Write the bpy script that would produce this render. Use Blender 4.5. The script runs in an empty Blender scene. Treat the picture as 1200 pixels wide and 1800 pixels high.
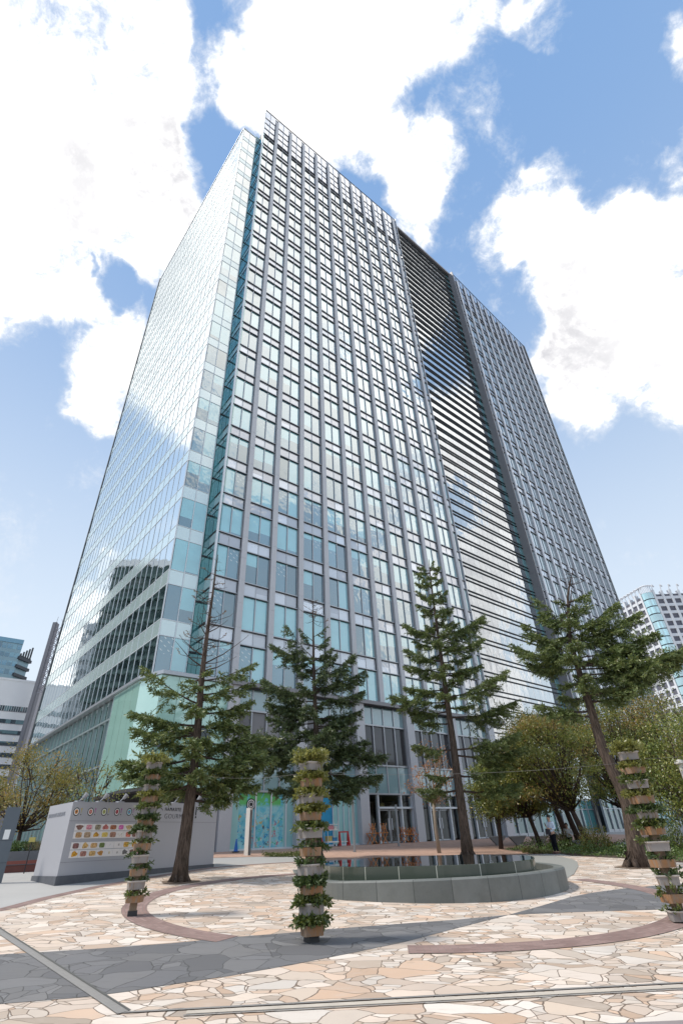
import bpy, math, random, bmesh
from mathutils import Vector, Matrix
PI = math.pi
scene = bpy.context.scene
col = scene.collection
# ------------------------------------------------------------------ camera
EYE = 1.76
PITCH, ROLL = math.radians(33.54), math.radians(-2.68)
cam = bpy.data.cameras.new("camera")
cam.sensor_fit = 'VERTICAL'; cam.sensor_height = 36.0; cam.lens = 877.6 / 1800 * 36
cam.clip_start = 0.1; cam.clip_end = 6000
co = bpy.data.objects.new("camera", cam); col.objects.link(co)
def _ray(u, v, w):
    c, s = math.cos(ROLL), math.sin(ROLL)
    x, y = c * u - s * v, s * u + c * v
    return Vector((x, w * math.cos(PITCH) - y * math.sin(PITCH), w * math.sin(PITCH) + y * math.cos(PITCH)))
_r, _u, _f = _ray(1, 0, 0), _ray(0, 1, 0), _ray(0, 0, 1)
co.matrix_world = Matrix(((_r.x, _u.x, -_f.x, 0), (_r.y, _u.y, -_f.y, 0), (_r.z, _u.z, -_f.z, EYE), (0, 0, 0, 1)))
scene.camera = co
# ------------------------------------------------------------------ world: daylight sky with broken cloud
SUN_EL, SUN_AZ = math.radians(56), math.radians(-97)      # azimuth clockwise from +Y
SKY_STRENGTH = 0.125
BLOBS=[[-0.351,0.233,0.907,0.98043,1.3],[-0.539,0.328,0.776,0.97564,1.3],[-0.457,0.405,0.792,0.99228,0.9],[-0.301,0.368,0.88,0.99534,0.8],[-0.208,0.208,0.956,0.99919,0.5],[-0.295,0.449,0.843,0.99688,0.7],[-0.243,0.466,0.851,0.9941,0.8],[-0.388,0.578,0.718,0.99752,0.85],[-0.423,0.622,0.659,0.99865,0.7],[-0.363,0.525,0.77,0.99874,0.6],[-0.546,0.505,0.668,0.99949,0.3],[-0.082,0.27,0.959,0.99662,0.95],[0.032,0.221,0.975,0.99118,1.1],[0.002,0.313,0.95,0.99745,0.8],[0.177,0.205,0.963,0.99727,0.8],[0.082,0.315,0.945,0.99846,0.6],[0.156,0.37,0.916,0.99684,0.85],[0.14,0.428,0.893,0.99805,0.75],[0.064,0.349,0.935,0.99877,0.6],[-0.08,0.151,0.985,0.9956,0.8],[0.262,0.177,0.949,0.99929,0.4],[0.166,0.473,0.865,0.99931,0.6],[0.5,0.49,0.714,0.98914,1.3],[0.432,0.492,0.755,0.9947,0.9],[0.351,0.399,0.847,0.99787,0.75],[0.292,0.463,0.837,0.99857,0.6],[0.43,0.609,0.667,0.99473,0.9],[0.533,0.413,0.738,0.99379,1.0],[0.577,0.544,0.609,0.99182,1.1],[0.425,0.666,0.613,0.99833,0.6],[0.456,0.2,0.867,0.99937,0.8],[0.487,0.218,0.846,0.99913,0.7],[0.296,0.198,0.935,0.99958,0.35],[0.405,0.198,0.892,0.99977,0.4],[0.504,0.318,0.803,0.99953,0.6],[0.392,0.446,0.804,0.99801,0.9],[0.453,0.418,0.787,0.998,0.9],[0.336,0.465,0.819,0.99861,0.7],[0.306,0.404,0.862,0.99895,0.6],[0.384,0.401,0.831,0.99883,0.7],[-0.371,0.452,0.811,0.99869,-1.1],[-0.421,0.425,0.802,0.99974,-0.6],[-0.466,0.378,0.8,0.99984,-0.7],[-0.356,0.496,0.792,0.99951,-0.7],[-0.182,0.263,0.947,0.99957,-0.6],[-0.163,0.337,0.927,0.99883,-0.6],[-0.204,0.326,0.923,0.99981,-0.3],[-0.112,0.203,0.973,0.99972,-0.3],[0.065,0.276,0.959,0.99974,-0.3],[-0.487,0.839,0.242,0.99865,0.5],[0.376,-0.192,0.906,0.95347,1.1],[0.592,-0.141,0.793,0.96315,1.1],[0.69,-0.26,0.676,0.98247,0.9],[0.517,-0.036,0.855,0.98105,1.0],[0.772,-0.028,0.635,0.98598,0.8],[0.811,-0.13,0.57,0.99767,0.7],[0.932,-0.008,0.361,0.98322,1.1],[0.769,0.146,0.623,0.99326,0.9],[0.898,0.111,0.425,0.989,1.0],[0.793,0.209,0.572,0.99243,0.6],[0.889,-0.083,0.449,0.99491,0.8],[0.562,0.038,0.826,0.98899,0.9],[0.806,-0.153,0.571,0.99682,0.6],[0.976,0.106,0.192,0.9945,0.9],[0.837,0.235,0.494,0.99269,0.5],[0.846,0.096,0.525,0.99906,-0.8],[0.833,0.057,0.55,0.99926,-0.7],[0.664,0.104,0.74,0.99867,-0.9],[0.636,0.138,0.759,0.9992,-0.6],[0.699,0.055,0.713,0.99909,-0.8],[0.411,-0.014,0.911,0.99938,-0.5],[0.851,-0.259,0.456,0.98939,-0.7],[0.834,-0.312,0.456,0.99255,-0.6],[0.917,-0.232,0.325,0.99011,-0.7],[-0.397,0.275,0.875,0.97378,1.2],[-0.494,0.369,0.787,0.99239,1.0],[-0.562,0.361,0.744,0.9982,0.6],[-0.725,0.54,0.427,0.99905,0.7],[-0.746,0.566,0.352,0.99843,0.8],[-0.752,0.594,0.286,0.99858,0.8],[-0.778,0.602,0.182,0.99777,1.0],[-0.799,0.563,0.21,0.99861,0.8],[-0.736,0.45,0.505,0.99914,0.6],[-0.662,0.452,0.598,0.99371,-0.5]]
w = bpy.data.worlds.new("World"); scene.world = w; w.use_nodes = True
nt = w.node_tree; nt.nodes.clear()
def N(t, **k):
    n = nt.nodes.new(t)
    for a, b in k.items(): setattr(n, a, b)
    return n
def L(a, b): nt.links.new(a, b)
def M(op, a, b=None, c=None, clamp=False):
    n = N('ShaderNodeMath', operation=op); n.use_clamp = clamp
    for i, v in enumerate((a, b, c)):
        if v is None: continue
        if isinstance(v, (int, float)): n.inputs[i].default_value = v
        else: L(v, n.inputs[i])
    return n.outputs[0]
def MIXC(fac, a, b, mode='MIX'):
    n = N('ShaderNodeMix', data_type='RGBA', blend_type=mode)
    for i, v in ((0, fac), (6, a), (7, b)):
        if isinstance(v, (int, float)): n.inputs[i].default_value = v
        elif isinstance(v, tuple): n.inputs[i].default_value = (*v, 1) if len(v) == 3 else v
        else: L(v, n.inputs[i])
    return n.outputs[2]
def SMOOTH(v, a, b, lo=0.0, hi=1.0):
    n = N('ShaderNodeMapRange', interpolation_type='SMOOTHSTEP')
    L(v, n.inputs[0])
    for i, x in ((1, a), (2, b), (3, lo), (4, hi)): n.inputs[i].default_value = x
    return n.outputs[0]
def NOISE(vec, scale, detail=6, rough=.55, dist=0.0):
    n = N('ShaderNodeTexNoise'); n.inputs['Scale'].default_value = scale; n.inputs['Detail'].default_value = detail
    n.inputs['Roughness'].default_value = rough; n.inputs['Distortion'].default_value = dist
    if vec is not None: L(vec, n.inputs['Vector'])
    return n
sky = N('ShaderNodeTexSky', sky_type='NISHITA'); sky.sun_disc = False
sky.sun_elevation = SUN_EL; sky.sun_rotation = SUN_AZ % (2 * PI)
sky.air_density = 1.0; sky.dust_density = 1.2; sky.ozone_density = 1.0
tc = N('ShaderNodeTexCoord')
vn = N('ShaderNodeVectorMath', operation='NORMALIZE'); L(tc.outputs['Generated'], vn.inputs[0])
dirv = vn.outputs[0]
wob = NOISE(dirv, 5.0, 5, .6)
sub = N('ShaderNodeVectorMath', operation='SUBTRACT'); L(wob.outputs['Color'], sub.inputs[0]); sub.inputs[1].default_value = (.5, .5, .5)
scl = N('ShaderNodeVectorMath', operation='SCALE'); L(sub.outputs[0], scl.inputs[0]); scl.inputs['Scale'].default_value = .13
add = N('ShaderNodeVectorMath', operation='ADD'); L(dirv, add.inputs[0]); L(scl.outputs[0], add.inputs[1])
wn = N('ShaderNodeVectorMath', operation='NORMALIZE'); L(add.outputs[0], wn.inputs[0])
acc = None
for bx_, by_, bz_, cr, wt in BLOBS:
    d = N('ShaderNodeVectorMath', operation='DOT_PRODUCT'); L(wn.outputs[0], d.inputs[0]); d.inputs[1].default_value = (bx_, by_, bz_)
    g = SMOOTH(d.outputs['Value'], 1 - (1 - cr) * 1.25, 1 - (1 - cr) * .12, 0.0, wt)
    acc = g if acc is None else M('ADD', acc, g)
fb = NOISE(dirv, 5.0, 12, .66, .35)
fb2 = NOISE(dirv, 17.0, 10, .68, .5)
acc = M('MINIMUM', acc, 1.02)
fb3 = NOISE(dirv, 46.0, 8, .7, .4)
dens = M('ADD', acc, M('MULTIPLY', M('SUBTRACT', fb.outputs['Fac'], .5), 2.3))
dens = M('ADD', dens, M('MULTIPLY', M('SUBTRACT', fb2.outputs['Fac'], .5), 1.35))
dens = M('ADD', dens, M('MULTIPLY', M('SUBTRACT', fb3.outputs['Fac'], .5), .8))
sep = N('ShaderNodeSeparateXYZ'); L(dirv, sep.inputs[0])
mask = SMOOTH(dens, .06, .98)
thick = SMOOTH(dens, .55, 1.45)
shade = NOISE(dirv, 2.3, 4, .5, .6)
grey = M('MULTIPLY', thick, SMOOTH(shade.outputs['Fac'], .30, .78))
lit = MIXC(SMOOTH(dens, .4, 1.0), (4.9, 5.25, 5.8), (8.4, 8.3, 8.2))
cloud = MIXC(grey, lit, (3.6, 3.6, 3.85))
haze = SMOOTH(sep.outputs['Z'], .10, 1.0, 1.0, 0.0)
blue = MIXC(haze, (1.4, 2.5, 4.45), (4.9, 5.5, 6.05))
skyc = MIXC(.92, sky.outputs[0], blue)
final = MIXC(mask, skyc, cloud)
below = SMOOTH(sep.outputs['Z'], -.12, -.01)
final = MIXC(below, (2.2, 2.2, 2.1), final)
bg = N('ShaderNodeBackground'); bg.inputs['Strength'].default_value = SKY_STRENGTH; L(final, bg.inputs['Color'])
wo = N('ShaderNodeOutputWorld'); L(bg.outputs[0], wo.inputs[0])
# ------------------------------------------------------------------ sun (veiled by thin cloud: soft edged)
sl = bpy.data.lights.new("sun", 'SUN'); sl.energy = 2.6; sl.angle = math.radians(9); sl.color = (1, .93, .82)
so = bpy.data.objects.new("sun", sl); col.objects.link(so)
sd = Vector((math.sin(SUN_AZ) * math.cos(SUN_EL), math.cos(SUN_AZ) * math.cos(SUN_EL), math.sin(SUN_EL)))
so.rotation_euler = sd.to_track_quat('Z', 'Y').to_euler()
# ------------------------------------------------------------------ exposure and renderer
vs = scene.view_settings; vs.view_transform = 'Standard'; vs.look = 'None'; vs.exposure = 0.47; vs.gamma = 1.0; vs.use_curve_mapping = False
scene.render.engine = 'CYCLES'
scene.cycles.max_bounces = 6; scene.cycles.glossy_bounces = 3; scene.cycles.diffuse_bounces = 3
scene.cycles.transparent_max_bounces = 12; scene.cycles.caustics_reflective = False; scene.cycles.caustics_refractive = False
scene.cycles.use_denoising = True

# ------------------------------------------------------------------ helpers
class MB:
    """collects faces, builds one mesh object"""
    def __init__(s): s.v = []; s.f = []; s.m = []; s.uv = []
    def face(s, pts, m=0, uv=None):
        i = len(s.v); s.v.extend(tuple(p) for p in pts); s.f.append(tuple(range(i, i + len(pts)))); s.m.append(m)
        s.uv.append(uv)
    def mesh(s, vs, fs, m=0, uvs=None):
        i = len(s.v); s.v.extend(tuple(p) for p in vs)
        for k, f in enumerate(fs):
            s.f.append(tuple(i + j for j in f)); s.m.append(m); s.uv.append(None if uvs is None else uvs[k])
    def hexa(s, c, m=0):      # 8 corners: bottom 4 ccw, top 4
        s.mesh(c, [(3, 2, 1, 0), (4, 5, 6, 7), (0, 1, 5, 4), (1, 2, 6, 5), (2, 3, 7, 6), (3, 0, 4, 7)], m)
    def box(s, x0, x1, y0, y1, z0, z1, m=0):
        s.hexa([(x0, y0, z0), (x1, y0, z0), (x1, y1, z0), (x0, y1, z0), (x0, y0, z1), (x1, y0, z1), (x1, y1, z1), (x0, y1, z1)], m)
    def rbox(s, c, sx, sy, z0, z1, rot=0, m=0, top=1.0):
        cs, sn = math.cos(rot), math.sin(rot); o = []
        for z, k in ((z0, 1.0), (z1, top)):
            for ax, ay in ((-1, -1), (1, -1), (1, 1), (-1, 1)):
                x, y = ax * sx / 2 * k, ay * sy / 2 * k
                o.append((c[0] + cs * x - sn * y, c[1] + sn * x + cs * y, z))
        s.hexa(o, m)
    def fbox(s, F, u0, u1, z0, z1, o0, o1, m=0):
        s.hexa([F(u0, z0, o0), F(u1, z0, o0), F(u1, z0, o1), F(u0, z0, o1), F(u0, z1, o0), F(u1, z1, o0), F(u1, z1, o1), F(u0, z1, o1)], m)
    def pane(s, F, u0, u1, z0, z1, o, m=0):
        s.face([F(u0, z0, o), F(u1, z0, o), F(u1, z1, o), F(u0, z1, o)], m, [(0, 0), (1, 0), (1, 1), (0, 1)])
    def tube(s, pts, rad, n=6, m=0, cap=True):
        pts = [Vector(p) for p in pts]; rs = rad if hasattr(rad, '__len__') else [rad] * len(pts)
        rings = []
        for i, p in enumerate(pts):
            t = (pts[min(i + 1, len(pts) - 1)] - pts[max(i - 1, 0)])
            if t.length < 1e-9: t = Vector((0, 0, 1))
            t.normalize()
            a = Vector((0, 0, 1)) if abs(t.z) < .9 else Vector((1, 0, 0))
            x = t.cross(a).normalized(); y = t.cross(x)
            rings.append([p + (x * math.cos(2 * PI * k / n) + y * math.sin(2 * PI * k / n)) * rs[i] for k in range(n)])
        i0 = len(s.v)
        for r in rings: s.v.extend(tuple(q) for q in r)
        for i in range(len(rings) - 1):
            for k in range(n):
                a, b = i0 + i * n + k, i0 + i * n + (k + 1) % n
                s.f.append((a, a + n, b + n, b)); s.m.append(m); s.uv.append(None)
        if cap:
            s.f.append(tuple(i0 + k for k in range(n))); s.m.append(m); s.uv.append(None)
            s.f.append(tuple(i0 + (len(rings) - 1) * n + k for k in reversed(range(n)))); s.m.append(m); s.uv.append(None)
    def lathe(s, c, prof, n=16, m=0, cap=True):     # prof: (r,z)
        vs = []
        for r, z in prof: vs += [(c[0] + r * math.cos(2 * PI * k / n), c[1] + r * math.sin(2 * PI * k / n), c[2] + z) for k in range(n)]
        fs = []
        for i in range(len(prof) - 1):
            for k in range(n):
                a, b = i * n + k, i * n + (k + 1) % n
                fs.append((a, b, b + n, a + n))
        if cap:
            fs.append(tuple(reversed(range(n)))); fs.append(tuple((len(prof) - 1) * n + k for k in range(n)))
        s.mesh(vs, fs, m)
    def prism(s, poly, z0, z1, m=0, caps=True):
        n = len(poly); vs = [(x, y, z0) for x, y in poly] + [(x, y, z1) for x, y in poly]
        fs = [(k, (k + 1) % n, n + (k + 1) % n, n + k) for k in range(n)]
        if caps: fs += [tuple(reversed(range(n))), tuple(range(n, 2 * n))]
        s.mesh(vs, fs, m)
    def ball(s, c, r, n=10, k=6, m=0, sz=1.0):
        s.lathe((c[0], c[1], c[2]), [(r * math.sin(PI * i / k) + 1e-4, -sz * r * math.cos(PI * i / k)) for i in range(k + 1)], n, m)

WPOS = {}
def props(o, label=None, cat=None, group=None, kind=None):
    if label: o['label'] = label
    if cat: o['category'] = cat
    if group: o['group'] = group
    if kind: o['kind'] = kind
    return o
def thing(name, loc, label, cat, group=None):
    o = bpy.data.objects.new(name, None); col.objects.link(o); o.location = loc; o.empty_display_size = .2
    WPOS[o] = Vector(loc)
    return props(o, label, cat, group)
def obj(name, mb, mats, parent=None, smooth=False, loc=None):
    """verts are in world space; a parented mesh is stored relative to its thing, a free one relative to loc"""
    P = WPOS[parent] if parent is not None else Vector(loc or (0, 0, 0))
    me = bpy.data.meshes.new(name)
    me.from_pydata([(x - P.x, y - P.y, z - P.z) for x, y, z in mb.v], [], mb.f)
    mats = mats if isinstance(mats, (list, tuple)) else [mats]
    for mt in mats: me.materials.append(mt)
    if len(mats) > 1: me.polygons.foreach_set('material_index', mb.m)
    if any(u is not None for u in mb.uv):
        ul = me.uv_layers.new(name='UVMap'); flat = []
        for f, u in zip(mb.f, mb.uv):
            for k in range(len(f)): flat.extend(u[k] if u is not None else (0.5, 0.5))
        ul.data.foreach_set('uv', flat)
    if smooth: me.polygons.foreach_set('use_smooth', [True] * len(me.polygons))
    me.update()
    o = bpy.data.objects.new(name, me); col.objects.link(o)
    if parent is not None: o.parent = parent
    else: o.location = P
    WPOS[o] = P
    return o
def text_mesh(body, size, extrude, F, u, z, o, spacing=1.0, shear=0):
    """lettering as real mesh, laid on frame F with its left end at (u, z)"""
    cu = bpy.data.curves.new('t', 'FONT'); cu.body = body; cu.size = size; cu.extrude = extrude; cu.space_character = spacing; cu.resolution_u = 3; cu.offset = shear
    ob = bpy.data.objects.new('t', cu); col.objects.link(ob)
    dg = bpy.context.evaluated_depsgraph_get(); me = ob.evaluated_get(dg).to_mesh()
    mb = MB(); mb.mesh([F(u + v.co.x, z + v.co.y, o + v.co.z) for v in me.vertices], [tuple(p.vertices) for p in me.polygons])
    wd = max((v.co.x for v in me.vertices), default=0)
    bpy.data.objects.remove(ob); bpy.data.curves.remove(cu)
    return mb, wd
# ---- site frame: A runs along the main front, P is the depth towards it
AZ_A = math.radians(50.4)
Av = Vector((math.sin(AZ_A), math.cos(AZ_A))); Nv = Vector((Av.y, -Av.x))     # Nv: outward from the front, towards the camera
def up(u, p): q = Av * u - Nv * p; return (q.x, q.y)
def gz(x, y): return .046 * max(-6.0, min(35.0, -(x * Nv.x + y * Nv.y)))
FL = 1.61                                                                       # level of the tower's ground floor
def frame(ox, oy, az):
    d = Vector((math.sin(az), math.cos(az)))
    def mk(nx, ny):
        def F(u, z, o=0.0): return (ox + d.x * u + nx * o, oy + d.y * u + ny * o, z)
        return F
    return d, mk
# ------------------------------------------------------------------ materials
def new_mat(name):
    global nt
    m = bpy.data.materials.new(name); m.use_nodes = True; nt = m.node_tree; nt.nodes.clear()
    return m
def out(sh, bump=None):
    o = N('ShaderNodeOutputMaterial'); L(sh, o.inputs[0])
def BSDF(color=(.5, .5, .5), rough=.6, metal=0.0, spec=.5, normal=None):
    b = N('ShaderNodeBsdfPrincipled')
    for k, v in (('Base Color', color), ('Roughness', rough), ('Metallic', metal), ('Specular IOR Level', spec)):
        if isinstance(v, (int, float)): b.inputs[k].default_value = v
        elif isinstance(v, tuple): b.inputs[k].default_value = (*v, 1)
        else: L(v, b.inputs[k])
    if normal is not None: L(normal, b.inputs['Normal'])
    return b.outputs[0]
def OBJCO(): return N('ShaderNodeTexCoord').outputs['Object']
def POSV(): return N('ShaderNodeNewGeometry').outputs['Position']
def ISLE(): return N('ShaderNodeNewGeometry').outputs['Random Per Island']
def MAPV(vec, scale=(1, 1, 1), rot=(0, 0, 0)):
    n = N('ShaderNodeMapping'); L(vec, n.inputs[0]); n.inputs['Scale'].default_value = scale; n.inputs['Rotation'].default_value = rot
    return n.outputs[0]
def RAMP(fac, stops, interp='LINEAR'):
    n = N('ShaderNodeValToRGB'); n.color_ramp.interpolation = interp; e = n.color_ramp.elements
    while len(e) < len(stops): e.new(.5)
    for x, (p, c) in zip(e, stops): x.position = p; x.color = (*c, 1)
    L(fac, n.inputs[0]); return n.outputs[0]
def BUMP(h, strength=.3, dist=.02):
    n = N('ShaderNodeBump'); L(h, n.inputs['Height']); n.inputs['Strength'].default_value = strength; n.inputs['Distance'].default_value = dist
    return n.outputs[0]
MT = {}
def simple(key, color, rough=.6, metal=0.0, var=.12, scale=6.0, spec=.5, bump=.0):
    if key in MT: return MT[key]
    m = new_mat(key); n = NOISE(POSV(), scale, 5, .6)
    c = MIXC(n.outputs['Fac'], tuple(x * (1 - var) for x in color), tuple(min(1, x * (1 + var)) for x in color))
    out(BSDF(c, rough, metal, spec, BUMP(n.outputs['Fac'], bump, .02) if bump else None)); MT[key] = m; return m

# ------------------------------------------------------------------ ground and paving
def stone_mat(key, stones, joint, scale, jw, var=.1, rough=.75, seedrot=.3, stretch=(1, 1, 1), stain=.25):
    m = new_mat(key); p = POSV()
    wob = NOISE(p, .9, 2, .5); wob2 = NOISE(p, 5.0, 2, .5)
    def warp(v, nz, k):
        sb = N('ShaderNodeVectorMath', operation='SUBTRACT'); L(nz.outputs['Color'], sb.inputs[0]); sb.inputs[1].default_value = (.5, .5, .5)
        sc = N('ShaderNodeVectorMath', operation='SCALE'); L(sb.outputs[0], sc.inputs[0]); sc.inputs['Scale'].default_value = k
        ad = N('ShaderNodeVectorMath', operation='ADD'); L(v, ad.inputs[0]); L(sc.outputs[0], ad.inputs[1]); return ad.outputs[0]
    mv = MAPV(warp(warp(p, wob, .75), wob2, .05), stretch, (0, 0, seedrot))
    sx = N('ShaderNodeSeparateXYZ'); L(mv, sx.inputs[0]); cb = N('ShaderNodeCombineXYZ'); L(sx.outputs[0], cb.inputs[0]); L(sx.outputs[1], cb.inputs[1])
    def vor(feature, sc_):
        v = N('ShaderNodeTexVoronoi', voronoi_dimensions='2D', feature=feature); v.inputs['Scale'].default_value = sc_; v.inputs['Randomness'].default_value = 1.0
        L(cb.outputs[0], v.inputs['Vector']); return v
    # large stones; about half of them are broken into smaller pieces
    v1, e1, v2, e2 = vor('F1', scale), vor('DISTANCE_TO_EDGE', scale), vor('F1', scale * 1.9), vor('DISTANCE_TO_EDGE', scale * 1.9)
    s1 = N('ShaderNodeSeparateColor'); L(v1.outputs['Color'], s1.inputs[0]); s2 = N('ShaderNodeSeparateColor'); L(v2.outputs['Color'], s2.inputs[0])
    brk = M('GREATER_THAN', s1.outputs[2], .5)
    rr = M('FRACT', M('ADD', s1.outputs[0], M('MULTIPLY', brk, s2.outputs[0])))
    r2 = M('FRACT', M('ADD', s1.outputs[1], M('MULTIPLY', brk, s2.outputs[1])))
    base = RAMP(rr, stones)
    br = M('ADD', M('MULTIPLY', r2, .30), .74)
    vm = N('ShaderNodeVectorMath', operation='SCALE'); L(base, vm.inputs[0]); L(br, vm.inputs['Scale'])
    grain = NOISE(MAPV(p, (1, 3, 1), (0, 0, .9)), 3.0, 8, .65)
    c = MIXC(M('MULTIPLY', SMOOTH(grain.outputs['Fac'], .48, .75), .55), vm.outputs[0], tuple(x * .76 for x in stones[len(stones) // 2][1]))
    big = NOISE(p, .35, 4, .6)
    spot = NOISE(p, 2.6, 8, .7); dirt = M('MAXIMUM', M('MULTIPLY', SMOOTH(big.outputs['Fac'], .5, .75), stain), M('MULTIPLY', SMOOTH(spot.outputs['Fac'], .58, .72), stain * 1.1))
    c = MIXC(dirt, c, (.22, .19, .16))
    jn = NOISE(p, 9, 3, .6)
    dmin = M('MINIMUM', e1.outputs['Distance'], M('ADD', M('MULTIPLY', e2.outputs['Distance'], 1.0 / 1.9), M('MULTIPLY', M('SUBTRACT', 1.0, brk), 5.0)))
    edge = SMOOTH(M('ADD', dmin, M('MULTIPLY', M('SUBTRACT', jn.outputs['Fac'], .5), jw * .9)), jw * .3, jw * .9)
    c = MIXC(edge, joint, c)
    h = M('ADD', M('MULTIPLY', edge, .6), M('MULTIPLY', grain.outputs['Fac'], .35))
    out(BSDF(c, rough, 0, .3, BUMP(h, .5, .015)))
    return m
CREAM = stone_mat('crazy_paving_stone', [(0, (.57, .45, .36)), (.12, (.63, .45, .33)), (.26, (.67, .55, .46)), (.45, (.71, .61, .53)), (.68, (.76, .70, .64)), (.86, (.64, .52, .42)), (1, (.40, .34, .29))], (.17, .13, .10), 2.0, .027, stretch=(1, 1.45, 1), seedrot=.35)
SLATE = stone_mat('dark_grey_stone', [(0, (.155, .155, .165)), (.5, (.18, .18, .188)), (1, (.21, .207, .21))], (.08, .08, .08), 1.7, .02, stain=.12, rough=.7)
def brick_mat(key, c1, c2, mort, scale, bw=.22, bh=.075):
    m = new_mat(key); b = N('ShaderNodeTexBrick'); b.offset = .5
    uvn = N('ShaderNodeUVMap'); L(uvn.outputs[0], b.inputs['Vector'])
    b.inputs['Scale'].default_value = 1; b.inputs['Color1'].default_value = (*c1, 1); b.inputs['Color2'].default_value = (*c2, 1); b.inputs['Mortar'].default_value = (*mort, 1)
    b.inputs['Mortar Size'].default_value = .006; b.inputs['Brick Width'].default_value = bw; b.inputs['Row Height'].default_value = bh; b.inputs['Bias'].default_value = 0
    n = NOISE(POSV(), 1.3, 5, .6)
    c = MIXC(M('MULTIPLY', SMOOTH(n.outputs['Fac'], .4, .75), .5), b.outputs['Color'], tuple(x * .6 for x in c1))
    out(BSDF(c, .8, 0, .3, BUMP(b.outputs['Fac'], -.3, .01))); return m
BRICK = brick_mat('red_brown_brick', (.25, .165, .15), (.33, .23, .21), (.20, .17, .155), 1)
PINK = brick_mat('pink_brick', (.46, .29, .22), (.54, .36, .28), (.34, .26, .22), 1, .2, .1)
m = new_mat('asphalt_concrete'); p = POSV(); n1 = NOISE(p, .5, 6, .6); n2 = NOISE(p, 30, 4, .6)
c = MIXC(n1.outputs['Fac'], (.37, .365, .36), (.47, .465, .455)); c = MIXC(M('MULTIPLY', n2.outputs['Fac'], .3), c, (.25, .25, .25))
out(BSDF(c, .85, 0, .3, BUMP(n2.outputs['Fac'], .2, .01))); CONC = m
def sheet(name, poly, lift, mt, uvf=None):
    """flat-lying polygon draped on the sloping plaza (one plane) with a small lift"""
    mb = MB(); mb.face([(x, y, gz(x, y) + lift) for x, y in poly], 0, [uvf(x, y) for x, y in poly] if uvf else [(x, y) for x, y in poly])
    o = obj(name, mb, mt); o['kind'] = 'structure'; return o
mb = MB()
for p0, p1 in ((-2500, -6), (-6, 35), (35, 2500)):
    q = [up(-2500, p0), up(2500, p0), up(2500, p1), up(-2500, p1)]
    mb.face([(x, y, .046 * max(-6, min(35, p))) for (x, y), p in zip(q, (p0, p0, p1, p1))])
o = obj('ground', mb, CONC); o['kind'] = 'structure'
edge = [(-9.6, 9.0), (-9.2, 12.5), (-8.56, 14.9), (-8.6, 16.7), (-8.35, 19.15), (-7.75, 21.81), (-7.15, 23.9), (-6.3, 26.1), (-4.9, 27.6), (-2.86, 29.0), (0, 30.2), (3, 30.9), (6, 31.2), (9.6, 31.8)]
sheet('plaza_paving', edge + [(13.5, 28.6), (20, 24), (25, 16.5), up(28, -5.5), up(-4, -5.5), (-9.6, -2)], .004, CREAM)
# thin brick kerb along the rim of the cream circle
mb = MB()
for (x0, y0), (x1, y1) in zip(edge[1:-1], edge[2:]):
    d = Vector((x1 - x0, y1 - y0)).normalized(); k = .38
    q = [(x0, y0), (x1, y1), (x1 + d.y * k, y1 - d.x * k), (x0 + d.y * k, y0 - d.x * k)]
    mb.face([(x, y, gz(x, y) + .008) for x, y in q], 0, [(0, 0), (1, 0), (1, .4), (0, .4)])
o = obj('brick_edging', mb, BRICK); o['kind'] = 'structure'
# dark slate crescents crossing the plaza
s_up = [(-9.6, 9.4), (-7.6, 9.75), (-5.61, 10.11), (-4.42, 10.41), (-3.18, 10.83), (-2.33, 11.25), (-1.24, 11.65), (-.61, 11.95), (.35, 12.28), (1.1, 12.55), (1.86, 12.8), (3.06, 13.33)]
s_lo = [(1.73, 11.9), (.72, 10.8), (-.03, 10.14), (-.99, 9.34), (-1.77, 8.77), (-2.4, 8.4), (-2.83, 8.12), (-3.25, 7.91), (-4.11, 7.67), (-6, 7.2), (-9.6, 6.6)]
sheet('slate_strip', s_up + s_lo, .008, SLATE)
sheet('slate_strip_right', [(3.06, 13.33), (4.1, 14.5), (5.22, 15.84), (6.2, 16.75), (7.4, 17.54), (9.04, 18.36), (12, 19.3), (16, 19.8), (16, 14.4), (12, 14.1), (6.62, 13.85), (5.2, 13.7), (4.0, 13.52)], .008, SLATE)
# red-brown brick ring (planters stand on it)
RC = (1.06, 16.92)
mb = MB(); nseg = 120
for i in range(nseg):
    a0, a1 = 2 * PI * i / nseg, 2 * PI * (i + 1) / nseg
    mid = (RC[0] + 6.7 * math.cos((a0 + a1) / 2), RC[1] + 6.7 * math.sin((a0 + a1) / 2))
    if -2.4 < mid[0] < .55 and mid[1] < 16: continue            # the slate strip interrupts it here
    if mid[0] > 1.5 and mid[1] > 20: continue
    q = [(6.42, a0), (6.98, a0), (6.98, a1), (6.42, a1)]
    pts = [(RC[0] + r * math.cos(t), RC[1] + r * math.sin(t)) for r, t in q]
    mb.face([(x, y, gz(x, y) + .012) for x, y in pts], 0, [(t * 6.7, r) for r, t in q])
o = obj('brick_ring', mb, BRICK); o['kind'] = 'structure'
# pink brick terrace in front of the entrances
q = [up(-6.0, 29.2), up(60, 24.6), up(60, 34.9), up(-4.6, 34.9)]
poly = [(-2.9, 30.1), (0, 30.9), (3, 31.5), (6, 31.9), (9.6, 32.4), (11, 33.4), up(60, 26), up(60, 34.7), up(4.5, 34.7), (-3.0, 33.5)]
sheet('brick_terrace', poly, .012, PINK)
# grey apron beside the fountain
sheet('granite_apron', [(5.7, 18.6), (6.27, 19.38), (7.47, 21.61), (8.81, 24.76), (9.6, 27.0), (9.95, 28.6), (10.0, 30.2), (9.8, 31.3), (8.6, 31.5), (7.2, 30.6), (6.2, 27.0), (5.7, 23)], .016, simple('apron_granite', (.3, .3, .28), .7, 0, .12, 40))
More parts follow.
